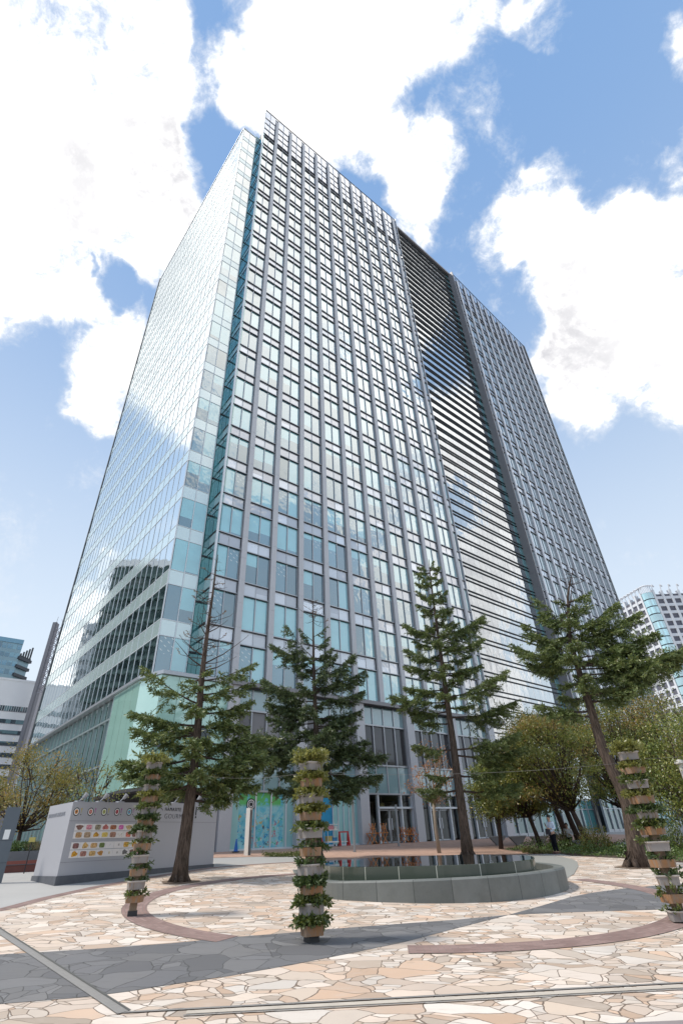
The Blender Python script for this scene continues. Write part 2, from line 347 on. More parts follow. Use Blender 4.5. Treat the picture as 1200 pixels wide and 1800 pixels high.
# drain channel and the two straight joints in the foreground
IRON = simple('channel_stone', (.25, .24, .23), .6, 0, .2, 12)
def strip(name, a, b, wd, lift, mt):
    d = Vector((b[0] - a[0], b[1] - a[1])).normalized(); k = wd / 2
    sheet(name, [(a[0] + d.y * k, a[1] - d.x * k), (b[0] + d.y * k, b[1] - d.x * k), (b[0] - d.y * k, b[1] + d.x * k), (a[0] - d.y * k, a[1] + d.x * k)], lift, mt)
strip('drain_channel', (-8.0, 13.35), (-2.57, 7.33), .13, .014, IRON)
strip('drain_slot', (-8.0, 13.46), (-2.52, 7.38), .03, .018, simple('slot_black', (.10, .10, .095)))
strip('paving_joint', (-2.57, 7.34), (8.0, 8.93), .05, .014, IRON)
strip('paving_course', (-1.9, 7.34), (8.0, 8.78), .11, .010, simple('course_stone', (.5, .45, .39), .7, 0, .3, 4))
strip('paving_joint_lower', (-1.9, 7.23), (8.0, 8.66), .035, .014, IRON)
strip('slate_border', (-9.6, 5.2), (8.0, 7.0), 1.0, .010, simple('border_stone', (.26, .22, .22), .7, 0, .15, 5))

# ------------------------------------------------------------------ the office tower
def glass_mat(key, blind, dark, share_blind, tint, lo, hi, rough=.02, wave=.02, blindtop=True):
    m = new_mat(key)
    g = N('ShaderNodeNewGeometry'); oi = N('ShaderNodeObjectInfo')
    r = M('FRACT', M('ADD', g.outputs['Random Per Island'], M('MULTIPLY', oi.outputs['Random'], 7.31)))
    r2 = M('FRACT', M('MULTIPLY', r, 17.17)); r3 = M('FRACT', M('MULTIPLY', r, 53.7))
    uvn = N('ShaderNodeUVMap'); s = N('ShaderNodeSeparateXYZ'); L(uvn.outputs[0], s.inputs[0])
    # a blind let down to a different height in each window; behind it a dim room
    drop = M('SUBTRACT', 1.0, M('MULTIPLY', r2, 1.6))
    isb = M('MULTIPLY', M('GREATER_THAN', s.outputs['Y'], drop), M('LESS_THAN', r, share_blind)) if blindtop else M('LESS_THAN', r, share_blind)
    slat = NOISE(POSV(), .7, 3, .5)
    bc = MIXC(slat.outputs['Fac'], tuple(x * .8 for x in blind), tuple(x * 1.15 for x in blind))
    dk = MIXC(r3, dark, tuple(x * 2.2 for x in dark))
    # ceiling lights painted as pale streaks into panes without blinds
    st = M('ABSOLUTE', M('SUBTRACT', M('FRACT', M('MULTIPLY', M('ADD', s.outputs['X'], M('MULTIPLY', s.outputs['Y'], 2.6)), 1.9)), .5))
    lit_ = M('MULTIPLY', M('LESS_THAN', st, .09), M('MULTIPLY', M('GREATER_THAN', s.outputs['Y'], .52), M('GREATER_THAN', r3, .45)))
    lit_ = M('MULTIPLY', lit_, M('LESS_THAN', M('FRACT', M('ADD', M('MULTIPLY', s.outputs['Y'], 9), r2)), .42))
    dk = MIXC(lit_, dk, (.55, .62, .62)) if blindtop else dk
    c = MIXC(isb, dk, bc)
    wv = NOISE(POSV(), .9, 2, .5); wv2 = NOISE(POSV(), .17, 2, .5)
    hgt = M('ADD', wv.outputs['Fac'], M('MULTIPLY', wv2.outputs['Fac'], 3.0))
    hgt = M('ADD', hgt, M('MULTIPLY', M('MULTIPLY', s.outputs['X'], M('SUBTRACT', r3, .5)), .8))
    nrm = BUMP(hgt, 1.0, wave)
    df = N('ShaderNodeBsdfDiffuse'); L(c, df.inputs[0])
    gl = N('ShaderNodeBsdfGlossy'); gl.inputs['Color'].default_value = (*tint, 1); gl.inputs['Roughness'].default_value = rough; L(nrm, gl.inputs['Normal'])
    lw = N('ShaderNodeLayerWeight'); lw.inputs[0].default_value = .5
    fac = M('ADD', lo, M('MULTIPLY', SMOOTH(lw.outputs['Facing'], .16, .74), hi - lo))
    mx = N('ShaderNodeMixShader'); L(fac, mx.inputs[0]); L(df.outputs[0], mx.inputs[1]); L(gl.outputs[0], mx.inputs[2])
    out(mx.outputs[0]); return m
GLASS = glass_mat('office_glass', (.25, .60, .68), (.04, .12, .17), .80, (.93, .96, .93), .26, .97)
LGLASS = glass_mat('side_curtain_glass', (.10, .26, .28), (.09, .22, .24), .3, (.93, .99, 1.0), .58, .98, wave=.008)
BGLASS = glass_mat('centre_glass', (.2, .3, .33), (.03, .07, .09), .3, (.92, .94, .94), .42, .9)
TEAL = glass_mat('teal_recess_glass', (.12, .32, .32), (.04, .14, .15), .75, (.75, .95, .95), .22, .7)
SPANG = glass_mat('spandrel_glass', (.45, .48, .53), (.41, .44, .48), .5, (.92, .93, .95), .22, .86)
m = new_mat('frosted_band_glass'); n1 = NOISE(POSV(), .6, 3, .5)
c = MIXC(n1.outputs['Fac'], (.56, .72, .72), (.70, .84, .83)); gl = N('ShaderNodeBsdfGlossy'); gl.inputs['Roughness'].default_value = .12; gl.inputs['Color'].default_value = (.95, 1, 1, 1)
df = N('ShaderNodeBsdfDiffuse'); L(c, df.inputs[0]); lw = N('ShaderNodeLayerWeight'); lw.inputs[0].default_value = .5
mx = N('ShaderNodeMixShader'); L(M('ADD', .2, M('MULTIPLY', lw.outputs['Facing'], .6)), mx.inputs[0]); L(df.outputs[0], mx.inputs[1]); L(gl.outputs[0], mx.inputs[2]); out(mx.outputs[0]); FROST = m
m = new_mat('pale_green_glass'); n1 = NOISE(MAPV(POSV(), (1, 1, .25)), .5, 3, .5)
c = MIXC(n1.outputs['Fac'], (.30, .52, .46), (.44, .68, .60)); gl = N('ShaderNodeBsdfGlossy'); gl.inputs['Roughness'].default_value = .06; gl.inputs['Color'].default_value = (.9, 1, .97, 1)
df = N('ShaderNodeBsdfDiffuse'); L(c, df.inputs[0]); lw = N('ShaderNodeLayerWeight'); lw.inputs[0].default_value = .5
mx = N('ShaderNodeMixShader'); L(M('ADD', .10, M('MULTIPLY', lw.outputs['Facing'], .5)), mx.inputs[0]); L(df.outputs[0], mx.inputs[1]); L(gl.outputs[0], mx.inputs[2]); out(mx.outputs[0]); MINT = m
m = new_mat('granite'); n1 = NOISE(POSV(), 14, 8, .75); n2 = NOISE(POSV(), .8, 4, .6)
c = MIXC(n1.outputs['Fac'], (.36, .37, .40), (.64, .65, .68)); c = MIXC(M('MULTIPLY', n2.outputs['Fac'], .5), c, (.47, .48, .51)); out(BSDF(c, .45, 0, .5)); GRAN = m
FRAME = simple('silver_frame', (.42, .44, .47), .38, .55, .05)
LFRAME = simple('white_mullion', (.66, .7, .74), .4, .2, .05)
DARKF = simple('black_frame', (.035, .037, .042), .5, .2, .1)
LOUV = simple('plant_louvre', (.06, .06, .07), .6, .1)
CORN = simple('cornice_metal', (.24, .235, .25), .5, .2, .08)
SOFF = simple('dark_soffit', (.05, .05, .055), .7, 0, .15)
BODY = simple('tower_wall', (.12, .13, .14), .7)
TW = thing('office_tower', (-2.0, 45.0, FL), 'tall glass and granite office tower filling the middle of the photo', 'building')
dA, mkA = frame(-10.753, 36.656, AZ_A); FA = mkA(Nv.x, Nv.y)
AZ_L = math.radians(-41); dL, mkL = frame(-14.03, 35.69, AZ_L); FLf = mkL(-dL.y, dL.x)
FR = frame(-14.03, 35.69, AZ_A)[1](Nv.x, Nv.y)
pB = FA(33.9, 0, -1.4); azB = AZ_A - math.radians(1.6); dB, mkB = frame(pB[0], pB[1], azB); FB = mkB(dB.y, -dB.x)
azC = math.radians(46.4); dC, mkC = frame(30.2, 71.5, azC); FC = mkC(dC.y, -dC.x)
LB = (Vector((30.2, 71.5)) - Vector(pB[:2])).length
Z0, PITCHF, BAND = 15.25, 4.2, 1.26
NF = 23
def body():
    mb = MB()
    P = lambda F, u, o: F(u, 0, o)[:2]
    poly = [P(FR, .5, -1.0), P(FA, .4, -1.6), P(FA, 33.5, -2.2), P(FB, .5, -.9), P(FB, LB, -1.6), P(FC, .5, -1.5), P(FC, 33.4, -1.5)]
    e = FC(33.4, 0, -30); f = FLf(36.0, 0, -.8)
    poly += [e[:2], f[:2], FLf(.8, 0, -.8)[:2]]
    mb.prism(poly, 5.08, 107.4)
    low = [FA(.4, 0, -7)[:2], FA(33.5, 0, -7)[:2], P(FB, .5, -.9), P(FB, LB, -1.6), P(FC, .5, -1.5), P(FC, 33.4, -1.5), e[:2], f[:2], FLf(3, 0, -3.3)[:2]]
    mb.prism(low, FL, 5.06)
    obj('tower_wall', mb, BODY, TW)
body()
# -- granite piers
PIERC = simple('silver_pier', (.62, .63, .67), .4, .15, .06, 3)
def piers(F, us, z1, podium):
    for k, u in enumerate(us):
        mb = MB()
        if podium and k % 2 == 0:
            mb.fbox(F, u - .46, u + .46, FL - .02, 12.30, -.5, .32)
        z = 12.33
        while z < z1 - .05:                                  # stone courses with open joints
            zt = min(z + 2.1, z1); mb.fbox(F, u - .26, u + .26, z + .012, zt - .012, -.32, .06); z = zt
        mb.fbox(F, u - .25, u + .25, 12.33, z1 - .02, -.32, .045)
        mb.fbox(F, u - .30, u - .265, 12.33, z1, -.32, -.16, 1); mb.fbox(F, u + .265, u + .30, 12.33, z1, -.32, -.16, 1)
        obj('granite_pier' if podium else 'silver_pier', mb, [GRAN if podium else PIERC, DARKF], TW)
PU = [2.65 + 3.02 * k for k in range(11)]
piers(FA, PU, 117.2, True)
def bays(us, end):
    e = [0.0] + us + [end]; r = []
    for i in range(len(e) - 1):
        a = e[i] + (.305 if i > 0 else .12); b = e[i + 1] - (.305 if i < len(e) - 2 else .06); r.append((a, b))
    return r
BA = bays(PU, 33.9)
PUC = [1.6 + 3.02 * k for k in range(11)]
piers(FC, PUC, 117.2, False); BC = bays(PUC, 34.0)
def rows():
    r = [(12.42, Z0)]
    for j in range(NF - 1): r.append((Z0 + BAND + PITCHF * j, Z0 + PITCHF * (j + 1)))
    return r
ROWS = rows()
def window_mb(F, a, b, z0, z1, o=-.24):
    mid = (a + b) / 2; g, f = MB(), MB()
    halves = ((a, mid), (mid, b)) if b - a > 1.3 else ((a, b),)
    for x0, x1 in halves: g.pane(F, x0 + .03, x1 - .03, z0 + .05, z1 - .05, o + random.uniform(-.004, .004))
    f.fbox(F, a, a + .05, z0, z1, o - .03, o + .09); f.fbox(F, b - .05, b, z0, z1, o - .03, o + .09)
    if len(halves) == 2: f.fbox(F, mid - .035, mid + .035, z0, z1, o - .03, o + .10)
    return g, f
def merge(dst, src, m=0):
    i = len(dst.v); dst.v += src.v
    dst.f += [tuple(i + k for k in f) for f in src.f]; dst.m += [m] * len(src.f); dst.uv += src.uv
random.seed(3)
rest = MB()
for j, (z0, z1) in enumerate(ROWS):
    for i, (a, b) in enumerate(BA):
        g, f = window_mb(FA, a, b, z0, z1)
        if j < 8:
            wo_ = obj('window', g, GLASS, TW); obj('window_frame', f, FRAME, wo_)
        else: merge(rest, g, 0); merge(rest, f, 1)
    for a, b in BC:
        g, f = window_mb(FC, a, b, z0, z1); merge(rest, g, 0); merge(rest, f, 1)
o = obj('upper_windows', rest, [GLASS, FRAME], TW); o['kind'] = 'stuff'
# -- spandrel bands, one per floor, with a projecting transom above and below
for F, BB in ((FA, BA), (FC, BC)):
    for j in range(NF):
        mb = MB(); z = Z0 + PITCHF * j
        for a, b in BB:
            mid = (a + b) / 2
            for x0, x1 in (((a, mid), (mid, b)) if b - a > 1.3 else ((a, b),)):
                mb.pane(F, x0 + .02, x1 - .02, z + .06, z + BAND - .06, -.22, 3 if j == NF - 1 else 0)
            if b - a > 1.3: mb.fbox(F, mid - .035, mid + .035, z, z + BAND, -.33, -.19, 1)
            for zz in (z - .03, z + BAND - .09):
                mb.fbox(F, a, b, zz, zz + .07, -.30, -.08, 1); mb.fbox(F, a, b, zz - .05, zz - .003, -.30, -.085, 2)  # black strip below each transom stands in for its shaded underside
        obj('spandrel_band', mb, [SPANG, FRAME, DARKF, LOUV], TW)
# -- parapet screens
for F, BB, ue in ((FA, BA, 33.9), (FC, BC, 34.0)):
    mb = MB()
    for a, b in BB:
        mid = (a + b) / 2
        for x0, x1 in (((a, mid), (mid, b)) if b - a > 1.3 else ((a, b),)):
            zs = [108.95, 111.4, 113.7, 116.0, 119.66]
            for q in range(4): mb.pane(F, x0 + .02, x1 - .02, zs[q] + .06, zs[q + 1] - .06, -.28, 0)
        mb.fbox(F, mid - .03, mid + .03, 108.95, 119.7, -.34, -.2, 1)
    for zz in (111.4, 113.7, 116.0, 119.62): mb.fbox(F, 0, ue, zz - .05, zz + .03, -.34, -.2, 2)
    mb.fbox(F, 0, ue, 108.95, 119.6, -.5, -.42, 1)
    obj('parapet_screen', mb, [SPANG, FRAME, DARKF], TW)
mb = MB(); mb.fbox(FA, -.10, .08, 12.33, 119.72, -.14, .02); obj('corner_fin', mb, LFRAME, TW)
def FSd(u, z, o=0.0): return FA(-.02 - o, z, -1.9 + u)            # the slab's end, facing the flank
mb = MB()
mb.fbox(FSd, 0, 1.75, 12.33, 108.9, -.3, -.05, 0)
for j, (z0, z1) in enumerate(ROWS):
    for a, b in ((.06, .84), (.92, 1.70)): mb.pane(FSd, a, b, z0 + .1, z1 - .75, 0, 0); mb.pane(FSd, a, b, z1 - .62, z1, .0, 2)
for j in range(NF):
    z = Z0 + PITCHF * j; mb.fbox(FSd, 0, 1.75, z - .03, z + .08, -.05, .05, 1); mb.fbox(FSd, 0, 1.75, z + 1.15, z + 1.27, -.05, .05, 1); mb.pane(FSd, .05, 1.7, z + .1, z + 1.13, .0, 4)
for zz in (108.95, 111.4, 113.7, 116.0, 119.6): mb.fbox(FSd, 1.2, 1.75, zz - .06, zz + .06, -.1, .03, 3)
obj('slab_end_glazing', mb, [TEAL, DARKF, GLASS, FRAME, FROST], TW)
mb = MB(); mb.fbox(FC, -.16, .16, 12.33, 119.3, -2.6, .12); mb.fbox(FC, -1.1, -.2, 12.33, 118.4, -2.8, -1.2, 1); obj('corner_fin', mb, [CORN, TEAL], TW)
mb = MB(); mb.fbox(FC, 33.9, 34.5, FL, 119.5, -30, -.1); obj('end_wall', mb, BODY, TW)
mb = MB(); mb.fbox(FA, 33.86, 34.0, 12.33, 119.7, -1.7, -.05); obj('end_return', mb, FRAME, TW)
# -- set-back centre: sheer glass crossed by paired horizontal louvres
mb = MB(); nb = int(LB / 1.22)
zc = [5.1 + 2.1 * k for k in range(55)]; zc = [z for z in zc if z < 119.4]
for k in range(len(zc) - 1):
    for i in range(nb):
        a, b = LB * i / nb, LB * (i + 1) / nb
        mb.pane(FB, a + .012, b - .012, zc[k] + .02, zc[k] + .60, 0, 0); mb.pane(FB, a + .012, b - .012, zc[k] + .62, zc[k + 1], 0, 0)
mb.fbox(FB, 0, LB, 5.1, 119.4, -.3, -.06, 1)
obj('centre_glazing', mb, [BGLASS, DARKF], TW)
for z in zc[3:]:
    mb = MB(); s = .08 if z < 84 else .13
    for q in (0, .56): mb.fbox(FB, 0.1, LB - .1, z + q - s / 2, z + q + s / 2, .01, .15 if z < 84 else .20)
    obj('louvre_pair', mb, DARKF, TW)
mb = MB(); mb.fbox(FB, 0, LB, 119.3, 119.9, -.6, .5); obj('louvre_cap', mb, CORN, TW)
# -- left flank: flush curtain wall
LL = 36.6; LTOP = 107.8
mb = MB(); fr = MB(); nL_ = 26; wL = LL / nL_
zl = [(12.4, Z0)] + [(Z0 + BAND + PITCHF * j, Z0 + PITCHF * (j + 1)) for j in range(NF - 2)] + [(Z0 + BAND + PITCHF * (NF - 2), LTOP - .1)]
for i in range(nL_):
    for z0, z1 in zl: mb.pane(FLf, wL * i + .016, wL * (i + 1) - .016, z0 + .02, min(z1, LTOP) - .02, random.uniform(-.006, .006))
mb.fbox(FLf, .05, LL - .05, 12.4, LTOP - .1, -.4, -.08, 1)
cw = obj('curtain_wall', mb, [LGLASS, DARKF], TW)
for i in range(nL_ + 1): fr.fbox(FLf, wL * i - .018, wL * i + .018, 5.2 if i > 4 else 12.4, LTOP, -.05, .03)
fr.fbox(FLf, 0, LL, LTOP - .1, LTOP + .05, -.3, .08)
obj('mullions', fr, LFRAME, cw)
for j in range(NF - 1):
    b = MB(); z = Z0 + PITCHF * j
    for i in range(nL_): b.pane(FLf, wL * i + .03, wL * (i + 1) - .03, z + .02, z + BAND - .02, .004)
    b.fbox(FLf, 0, LL, z - .03, z + .02, -.05, .03, 1); b.fbox(FLf, 0, LL, z + BAND - .02, z + BAND + .03, -.05, .03, 1)
    obj('frosted_band', b, [FROST, LFRAME], TW)
mb = MB(); mb.fbox(FLf, LL - .02, LL + .3, FL, LTOP + 1, -26, .1); obj('end_wall', mb, BODY, TW)
# -- narrow return front between flank and main front
mb = MB()
for j, (z0, z1) in enumerate(zl):
    for a, b in ((.12, 1.22), (1.28, 2.42)): mb.pane(FR, a, b, z0 + .03, z1 - .03, 0, 0)
    mb.pane(FR, 2.46, 3.12, z0 + .03, z1 - .03, -.16, 1)
    mb.fbox(FR, 2.5, 3.1, (z0 * .3 + z1 * .7) - .08, (z0 * .3 + z1 * .7) + .08, -.2, -.10, 3)
    mb.fbox(FR, 2.46, 3.15, z1, z1 + BAND, -.5, -.14, 1)
for u in (0.03, 1.25, 2.44): mb.fbox(FR, u - .03, u + .03, 12.4, LTOP, -.05, .06, 2)
mb.fbox(FR, 0, 2.46, 12.4, LTOP - .1, -.4, -.06, 3)
mb.fbox(FR, 0, 2.46, LTOP - .1, LTOP + .05, -.3, .08, 2)
obj('return_glazing', mb, [GLASS, TEAL, LFRAME, DARKF], TW)
for j in range(NF - 1):
    b = MB(); z = Z0 + PITCHF * j
    for x0, x1 in ((.08, 1.22), (1.28, 2.42)): b.pane(FR, x0, x1, z + .02, z + BAND - .02, .006)
    b.fbox(FR, 0, 2.45, z - .03, z + .02, -.05, .04, 1); b.fbox(FR, 0, 2.45, z + BAND - .02, z + BAND + .03, -.05, .04, 1)
    obj('return_band', b, [FROST, LFRAME], TW)
# ------------------------------------------------------------------ podium
mb = MB()
for a, b in ((2.3, 33.9),):
    mb.fbox(FA, a, b, 11.95, 12.12, -.5, .55); mb.fbox(FA, a, b, 12.14, 12.30, -.5, .42); mb.fbox(FA, a, b, 11.86, 11.94, -.5, .2, 1)
mb.fbox(FB, -.6, 2.0, 11.95, 12.25, -.5, 1.6)
obj('cornice', mb, [CORN, DARKF], TW)
PBAY = [(2.65, 8.69), (8.69, 14.73), (14.73, 20.77), (20.77, 26.81), (26.81, 32.85)]
m = new_mat('blue_panel_glass'); n1 = NOISE(POSV(), .7, 3, .5)
c = MIXC(n1.outputs['Fac'], (.20, .34, .38), (.30, .45, .48)); gl = N('ShaderNodeBsdfGlossy'); gl.inputs['Roughness'].default_value = .05
df = N('ShaderNodeBsdfDiffuse'); L(c, df.inputs[0]); lw = N('ShaderNodeLayerWeight'); lw.inputs[0].default_value = .5
mx = N('ShaderNodeMixShader'); L(M('ADD', .10, M('MULTIPLY', lw.outputs['Facing'], .5)), mx.inputs[0]); L(df.outputs[0], mx.inputs[1]); L(gl.outputs[0], mx.inputs[2]); out(mx.outputs[0]); PANEL = m
DIMG = glass_mat('shop_glass', (.07, .06, .06), (.03, .026, .026), .5, (.9, .95, 1), .05, .32, wave=.01, blindtop=False)
GREYB = glass_mat('grey_blind_glass', (.15, .14, .145), (.12, .115, .12), .5, (.9, .95, 1), .04, .25, wave=.01, blindtop=False)
m = new_mat('clear_glass'); tr = N('ShaderNodeBsdfTransparent'); tr.inputs[0].default_value = (.72, .84, .84, 1); gl = N('ShaderNodeBsdfGlossy'); gl.inputs['Roughness'].default_value = .01
lw = N('ShaderNodeLayerWeight'); lw.inputs[0].default_value = .5
mx = N('ShaderNodeMixShader'); L(M('ADD', .04, M('MULTIPLY', M('POWER', lw.outputs['Facing'], 2.0), .45)), mx.inputs[0]); L(tr.outputs[0], mx.inputs[1]); L(gl.outputs[0], mx.inputs[2]); out(mx.outputs[0]); CLEAR = m
def podium_bay(F, a, b, k, upper=GREYB):
    n = 4; w_ = (b - a - .92) / n
    pb = MB(); pb2 = MB(); fr = MB(); wd = MB()
    for i in range(n):
        x0 = a + .46 + w_ * i; x1 = x0 + w_
        pb.pane(F, x0 + .02, x1 - .02, 10.4, 11.9, -.15); pb2.pane(F, x0 + .02, x1 - .02, 5.1, 7.1, -.15)
        wd.pane(F, x0 + .04, x1 - .04, 7.22, 10.3, -.2)
        fr.fbox(F, x1 - .045, x1 + .045, 5.06, 11.95, -.3, -.06)
    fr.fbox(F, a + .44, a + .53, 5.06, 11.95, -.3, -.06)
    for z in (10.33, 7.16, 5.04): fr.fbox(F, a + .44, b - .44, z - .06, z + .06, -.3, -.02)
    obj('spandrel_panel', pb, PANEL, TW); obj('spandrel_panel', pb2, PANEL, TW); wo_ = obj('podium_window', wd, upper, TW); obj('window_frame', fr, FRAME, wo_)
for k, (a, b) in enumerate(PBAY): podium_bay(FA, a, b, k, GREYB if k < 2 else DIMG)
mb = MB()
for u in (33.3,): mb.fbox(FA, u, u + .6, FL, 5.0, -.4, .1)
obj('podium_return', mb, GRAN, TW)
for i in range(4): podium_bay(FB, .2 + 4.8 * i, 5.0 + 4.8 * i, i, DIMG)
PODG = glass_mat('podium_teal_glass', (.10, .26, .27), (.03, .05, .055), .5, (.9, 1, 1), .06, .3)
for i in range(5): podium_bay(FC, 1.6 + 6.04 * i, 7.64 + 6.04 * i, i, DIMG)
for F, ln in ((FB, LB), (FC, 34.0)):
    mb = MB(); fr = MB(); n_ = int(ln / 1.5)
    for i in range(n_): mb.pane(F, ln * i / n_ + .05, ln * (i + 1) / n_ - .05, FL + .3, 5.0, -.2); fr.fbox(F, ln * i / n_ - .06, ln * i / n_ + .06, FL, 5.05, -.3, -.06)
    fr.fbox(F, 0, ln, FL, FL + .3, -.4, -.1); fr.fbox(F, 0, ln, 4.0, 4.1, -.26, -.1)
    g_ = obj('podium_glazing', mb, PODG, TW); obj('glazing_frame', fr, FRAME, g_)
# ground floor, bay by bay
WOOD = simple('lobby_timber', (.10, .05, .03), .5, 0, .25, 3)
LOBF = simple('lobby_floor', (.14, .12, .10), .3)
mb = MB(); mb.fbox(FA, 14.8, 32.9, FL - .05, FL + .02, -6.5, -.3, 1); mb.fbox(FA, 14.8, 32.9, FL, 5.0, -1.55 - 5, -6.3, 0)
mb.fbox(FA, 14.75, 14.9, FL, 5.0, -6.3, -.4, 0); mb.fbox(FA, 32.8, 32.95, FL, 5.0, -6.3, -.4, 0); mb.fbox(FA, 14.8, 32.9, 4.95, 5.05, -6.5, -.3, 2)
for u in (17.5, 20.0, 23.0, 25.4, 29, 31): mb.fbox(FA, u - .12, u + .12, FL, 4.95, -4.6, -4.3, 2)
obj('lobby', mb, [WOOD, LOBF, SOFF], TW)
# cut the body back for the lobby is not needed: the lobby stands in front of it
WARM = new_mat('warm_lamp'); e = N('ShaderNodeEmission'); e.inputs[0].default_value = (1, .72, .38, 1); e.inputs[1].default_value = 1.6; out(e.outputs[0])
BRASS = simple('brass', (.40, .26, .10), .35, .7)
for k in (2, 3, 4):
    a, b = PBAY[k]; g = MB(); fr = MB()
    xs = [a + .46, a + 1.75, a + 4.35, b - .46]
    for x0, x1 in zip(xs[:-1], xs[1:]):
        g.pane(FA, x0, x1, 4.1, 5.0, -.25); 
    g.pane(FA, xs[0], xs[1], FL + .1, 4.0, -.25); g.pane(FA, xs[2], xs[3], FL + .1, 4.0, -.25)
    sg = obj('shopfront_glazing', g, CLEAR, TW)
    for x in xs: fr.fbox(FA, x - .07, x + .07, FL, 5.0, -.32, -.05)
    fr.fbox(FA, xs[1], xs[3], 3.98, 4.12, -.32, .02)
    obj('shopfront_frame', fr, LFRAME, sg)
    for s in (0, 1):
        d = MB(); x0 = xs[1] + .08 + s * 1.24; x1 = x0 + 1.2
        d.pane(FA, x0 + .08, x1 - .08, FL + .12, 3.85, -.3); 
        d.fbox(FA, x0, x0 + .08, FL + .02, 3.95, -.34, -.26, 1); d.fbox(FA, x1 - .08, x1, FL + .02, 3.95, -.34, -.26, 1); d.fbox(FA, x0, x1, 3.85, 3.95, -.34, -.26, 1); d.fbox(FA, x0, x1, FL + .02, FL + .12, -.34, -.26, 1)
        do = obj('entrance_door', d, [CLEAR, FRAME], TW)
        h = MB(); h.fbox(FA, (x1 - .2 if s == 0 else x0 + .14), (x1 - .14 if s == 0 else x0 + .2), FL + .9, FL + 1.7, -.26, -.2); obj('door_handle', h, LFRAME, do)
lamp_spots = [(18.2, 4.1, -1.6), (25.6, 4.2, -2.0), (30.5, 4.2, -2.0), (16.0, 4.5, -1.2), (22.0, 4.6, -1.2)]
for i, (u, z, o_) in enumerate(lamp_spots):
    mb = MB(); c = FA(u, z, o_)
    mb.lathe(c, [(.26, 0), (.24, .35), (.05, .45)], 14); mb.tube([(c[0], c[1], z + .45), (c[0], c[1], 4.95)], .012, 5)
    lo = obj('pendant_shade', mb, BRASS, TW)
    b = MB(); b.ball((c[0], c[1], z + .06), .09); obj('bulb', b, WARM, lo)
# mural film on the first two bays
m = new_mat('mural_film'); uvn = N('ShaderNodeUVMap')
v1 = NOISE(MAPV(uvn.outputs[0], (2.2, 1.3, 1)), 2.0, 3, .6, 1.5); v2 = NOISE(MAPV(uvn.outputs[0], (9, 9, 1)), 1.6, 4, .7, .8)
vo = N('ShaderNodeTexVoronoi'); vo.inputs['Scale'].default_value = 9; L(MAPV(uvn.outputs[0], (1.6, 1.2, 1)), vo.inputs['Vector'])
s = N('ShaderNodeSeparateXYZ'); L(uvn.outputs[0], s.inputs[0])
c = RAMP(v1.outputs['Fac'], [(.25, (.10, .36, .52)), (.42, (.16, .54, .66)), (.55, (.36, .66, .70)), (.68, (.18, .50, .64)), (.8, (.22, .56, .48))])
topg = M('MULTIPLY', SMOOTH(s.outputs['Y'], .72, .8), M('GREATER_THAN', v1.outputs['Fac'], .44)); c = MIXC(topg, c, (.14, .50, .16))
busy = M('MULTIPLY', M('LESS_THAN', s.outputs['Y'], .62), M('GREATER_THAN', v2.outputs['Fac'], .56))
sc_ = N('ShaderNodeSeparateColor'); L(vo.outputs['Color'], sc_.inputs[0])
dots = RAMP(sc_.outputs[0], [(0, (.05, .30, .55)), (.3, (.60, .66, .60)), (.45, (.10, .48, .30)), (.6, (.55, .16, .22)), (.75, (.55, .42, .14)), (.9, (.03, .06, .12))], 'CONSTANT')
c = MIXC(busy, c, dots); lw = N('ShaderNodeLayerWeight'); lw.inputs[0].default_value = .4
out(BSDF(c, .25, 0, .4)); MURAL = m
MINTD = simple('mint_curtain', (.33, .60, .60), .4, 0, .12, 1.2)
BLUEP = simple('blue_poster', (.03, .30, .52), .4, 0, .25, 2)
a, b = PBAY[0]
mb = MB(); mb.pane(FA, a + .46, a + 1.2, FL, 5.0, -.18, 0); mb.pane(FA, a + 1.2, a + 4.75, FL, 5.0, -.18, 1); mb.pane(FA, a + 4.75, b - .46, FL, 5.0, -.18, 0)
for x in (a + 2.45, a + 3.7, a + 4.95): mb.fbox(FA, x - .045, x + .045, FL, 5.0, -.25, -.08, 2)
mb.fbox(FA, a + .46, b - .46, FL - .02, FL + .1, -.3, 0, 2)
obj('mural_glazing', mb, [MINTD, MURAL, LFRAME], TW)
BLACKP = simple('ring_black', (.012, .012, .014), .4); WHITEP = simple('ring_white', (.78, .78, .76), .45)
def disc(F, u, z, o_, r, mtl, parent, name, r0=0.0, n=28):
    mb = MB()
    for k in range(n):
        t0, t1 = 2 * PI * k / n, 2 * PI * (k + 1) / n
        if r0: mb.face([F(u + r0 * math.cos(t0), z + r0 * math.sin(t0), o_), F(u + r * math.cos(t0), z + r * math.sin(t0), o_), F(u + r * math.cos(t1), z + r * math.sin(t1), o_), F(u + r0 * math.cos(t1), z + r0 * math.sin(t1), o_)])
        else: mb.face([F(u, z, o_), F(u + r * math.cos(t0), z + r * math.sin(t0), o_), F(u + r * math.cos(t1), z + r * math.sin(t1), o_)])
    return obj(name, mb, mtl, parent)
eu, ez = 4.75, 4.25
for r, mtl, oo in ((.36, BLACKP, -.15), (.29, WHITEP, -.146), (.23, BLACKP, -.142), (.17, WHITEP, -.138), (.12, BLACKP, -.134)): disc(FA, eu, ez, oo, r, mtl, TW, 'ring_emblem')
a, b = PBAY[1]
mb = MB(); mb.pane(FA, a + .46, a + 3.1, FL, 5.0, -.18, 1); mb.pane(FA, a + 3.1, b - .46, FL, 5.0, -.18, 0)
for i in range(5): mb.fbox(FA, a + 3.1 + .52 * i, a + 3.16 + .52 * i, FL, 5.0, -.22, -.10, 2)
mb.fbox(FA, a + .46, b - .46, FL - .02, FL + .1, -.3, 0, 2)
obj('curtained_glazing', mb, [MINTD, BLUEP, LFRAME], TW)
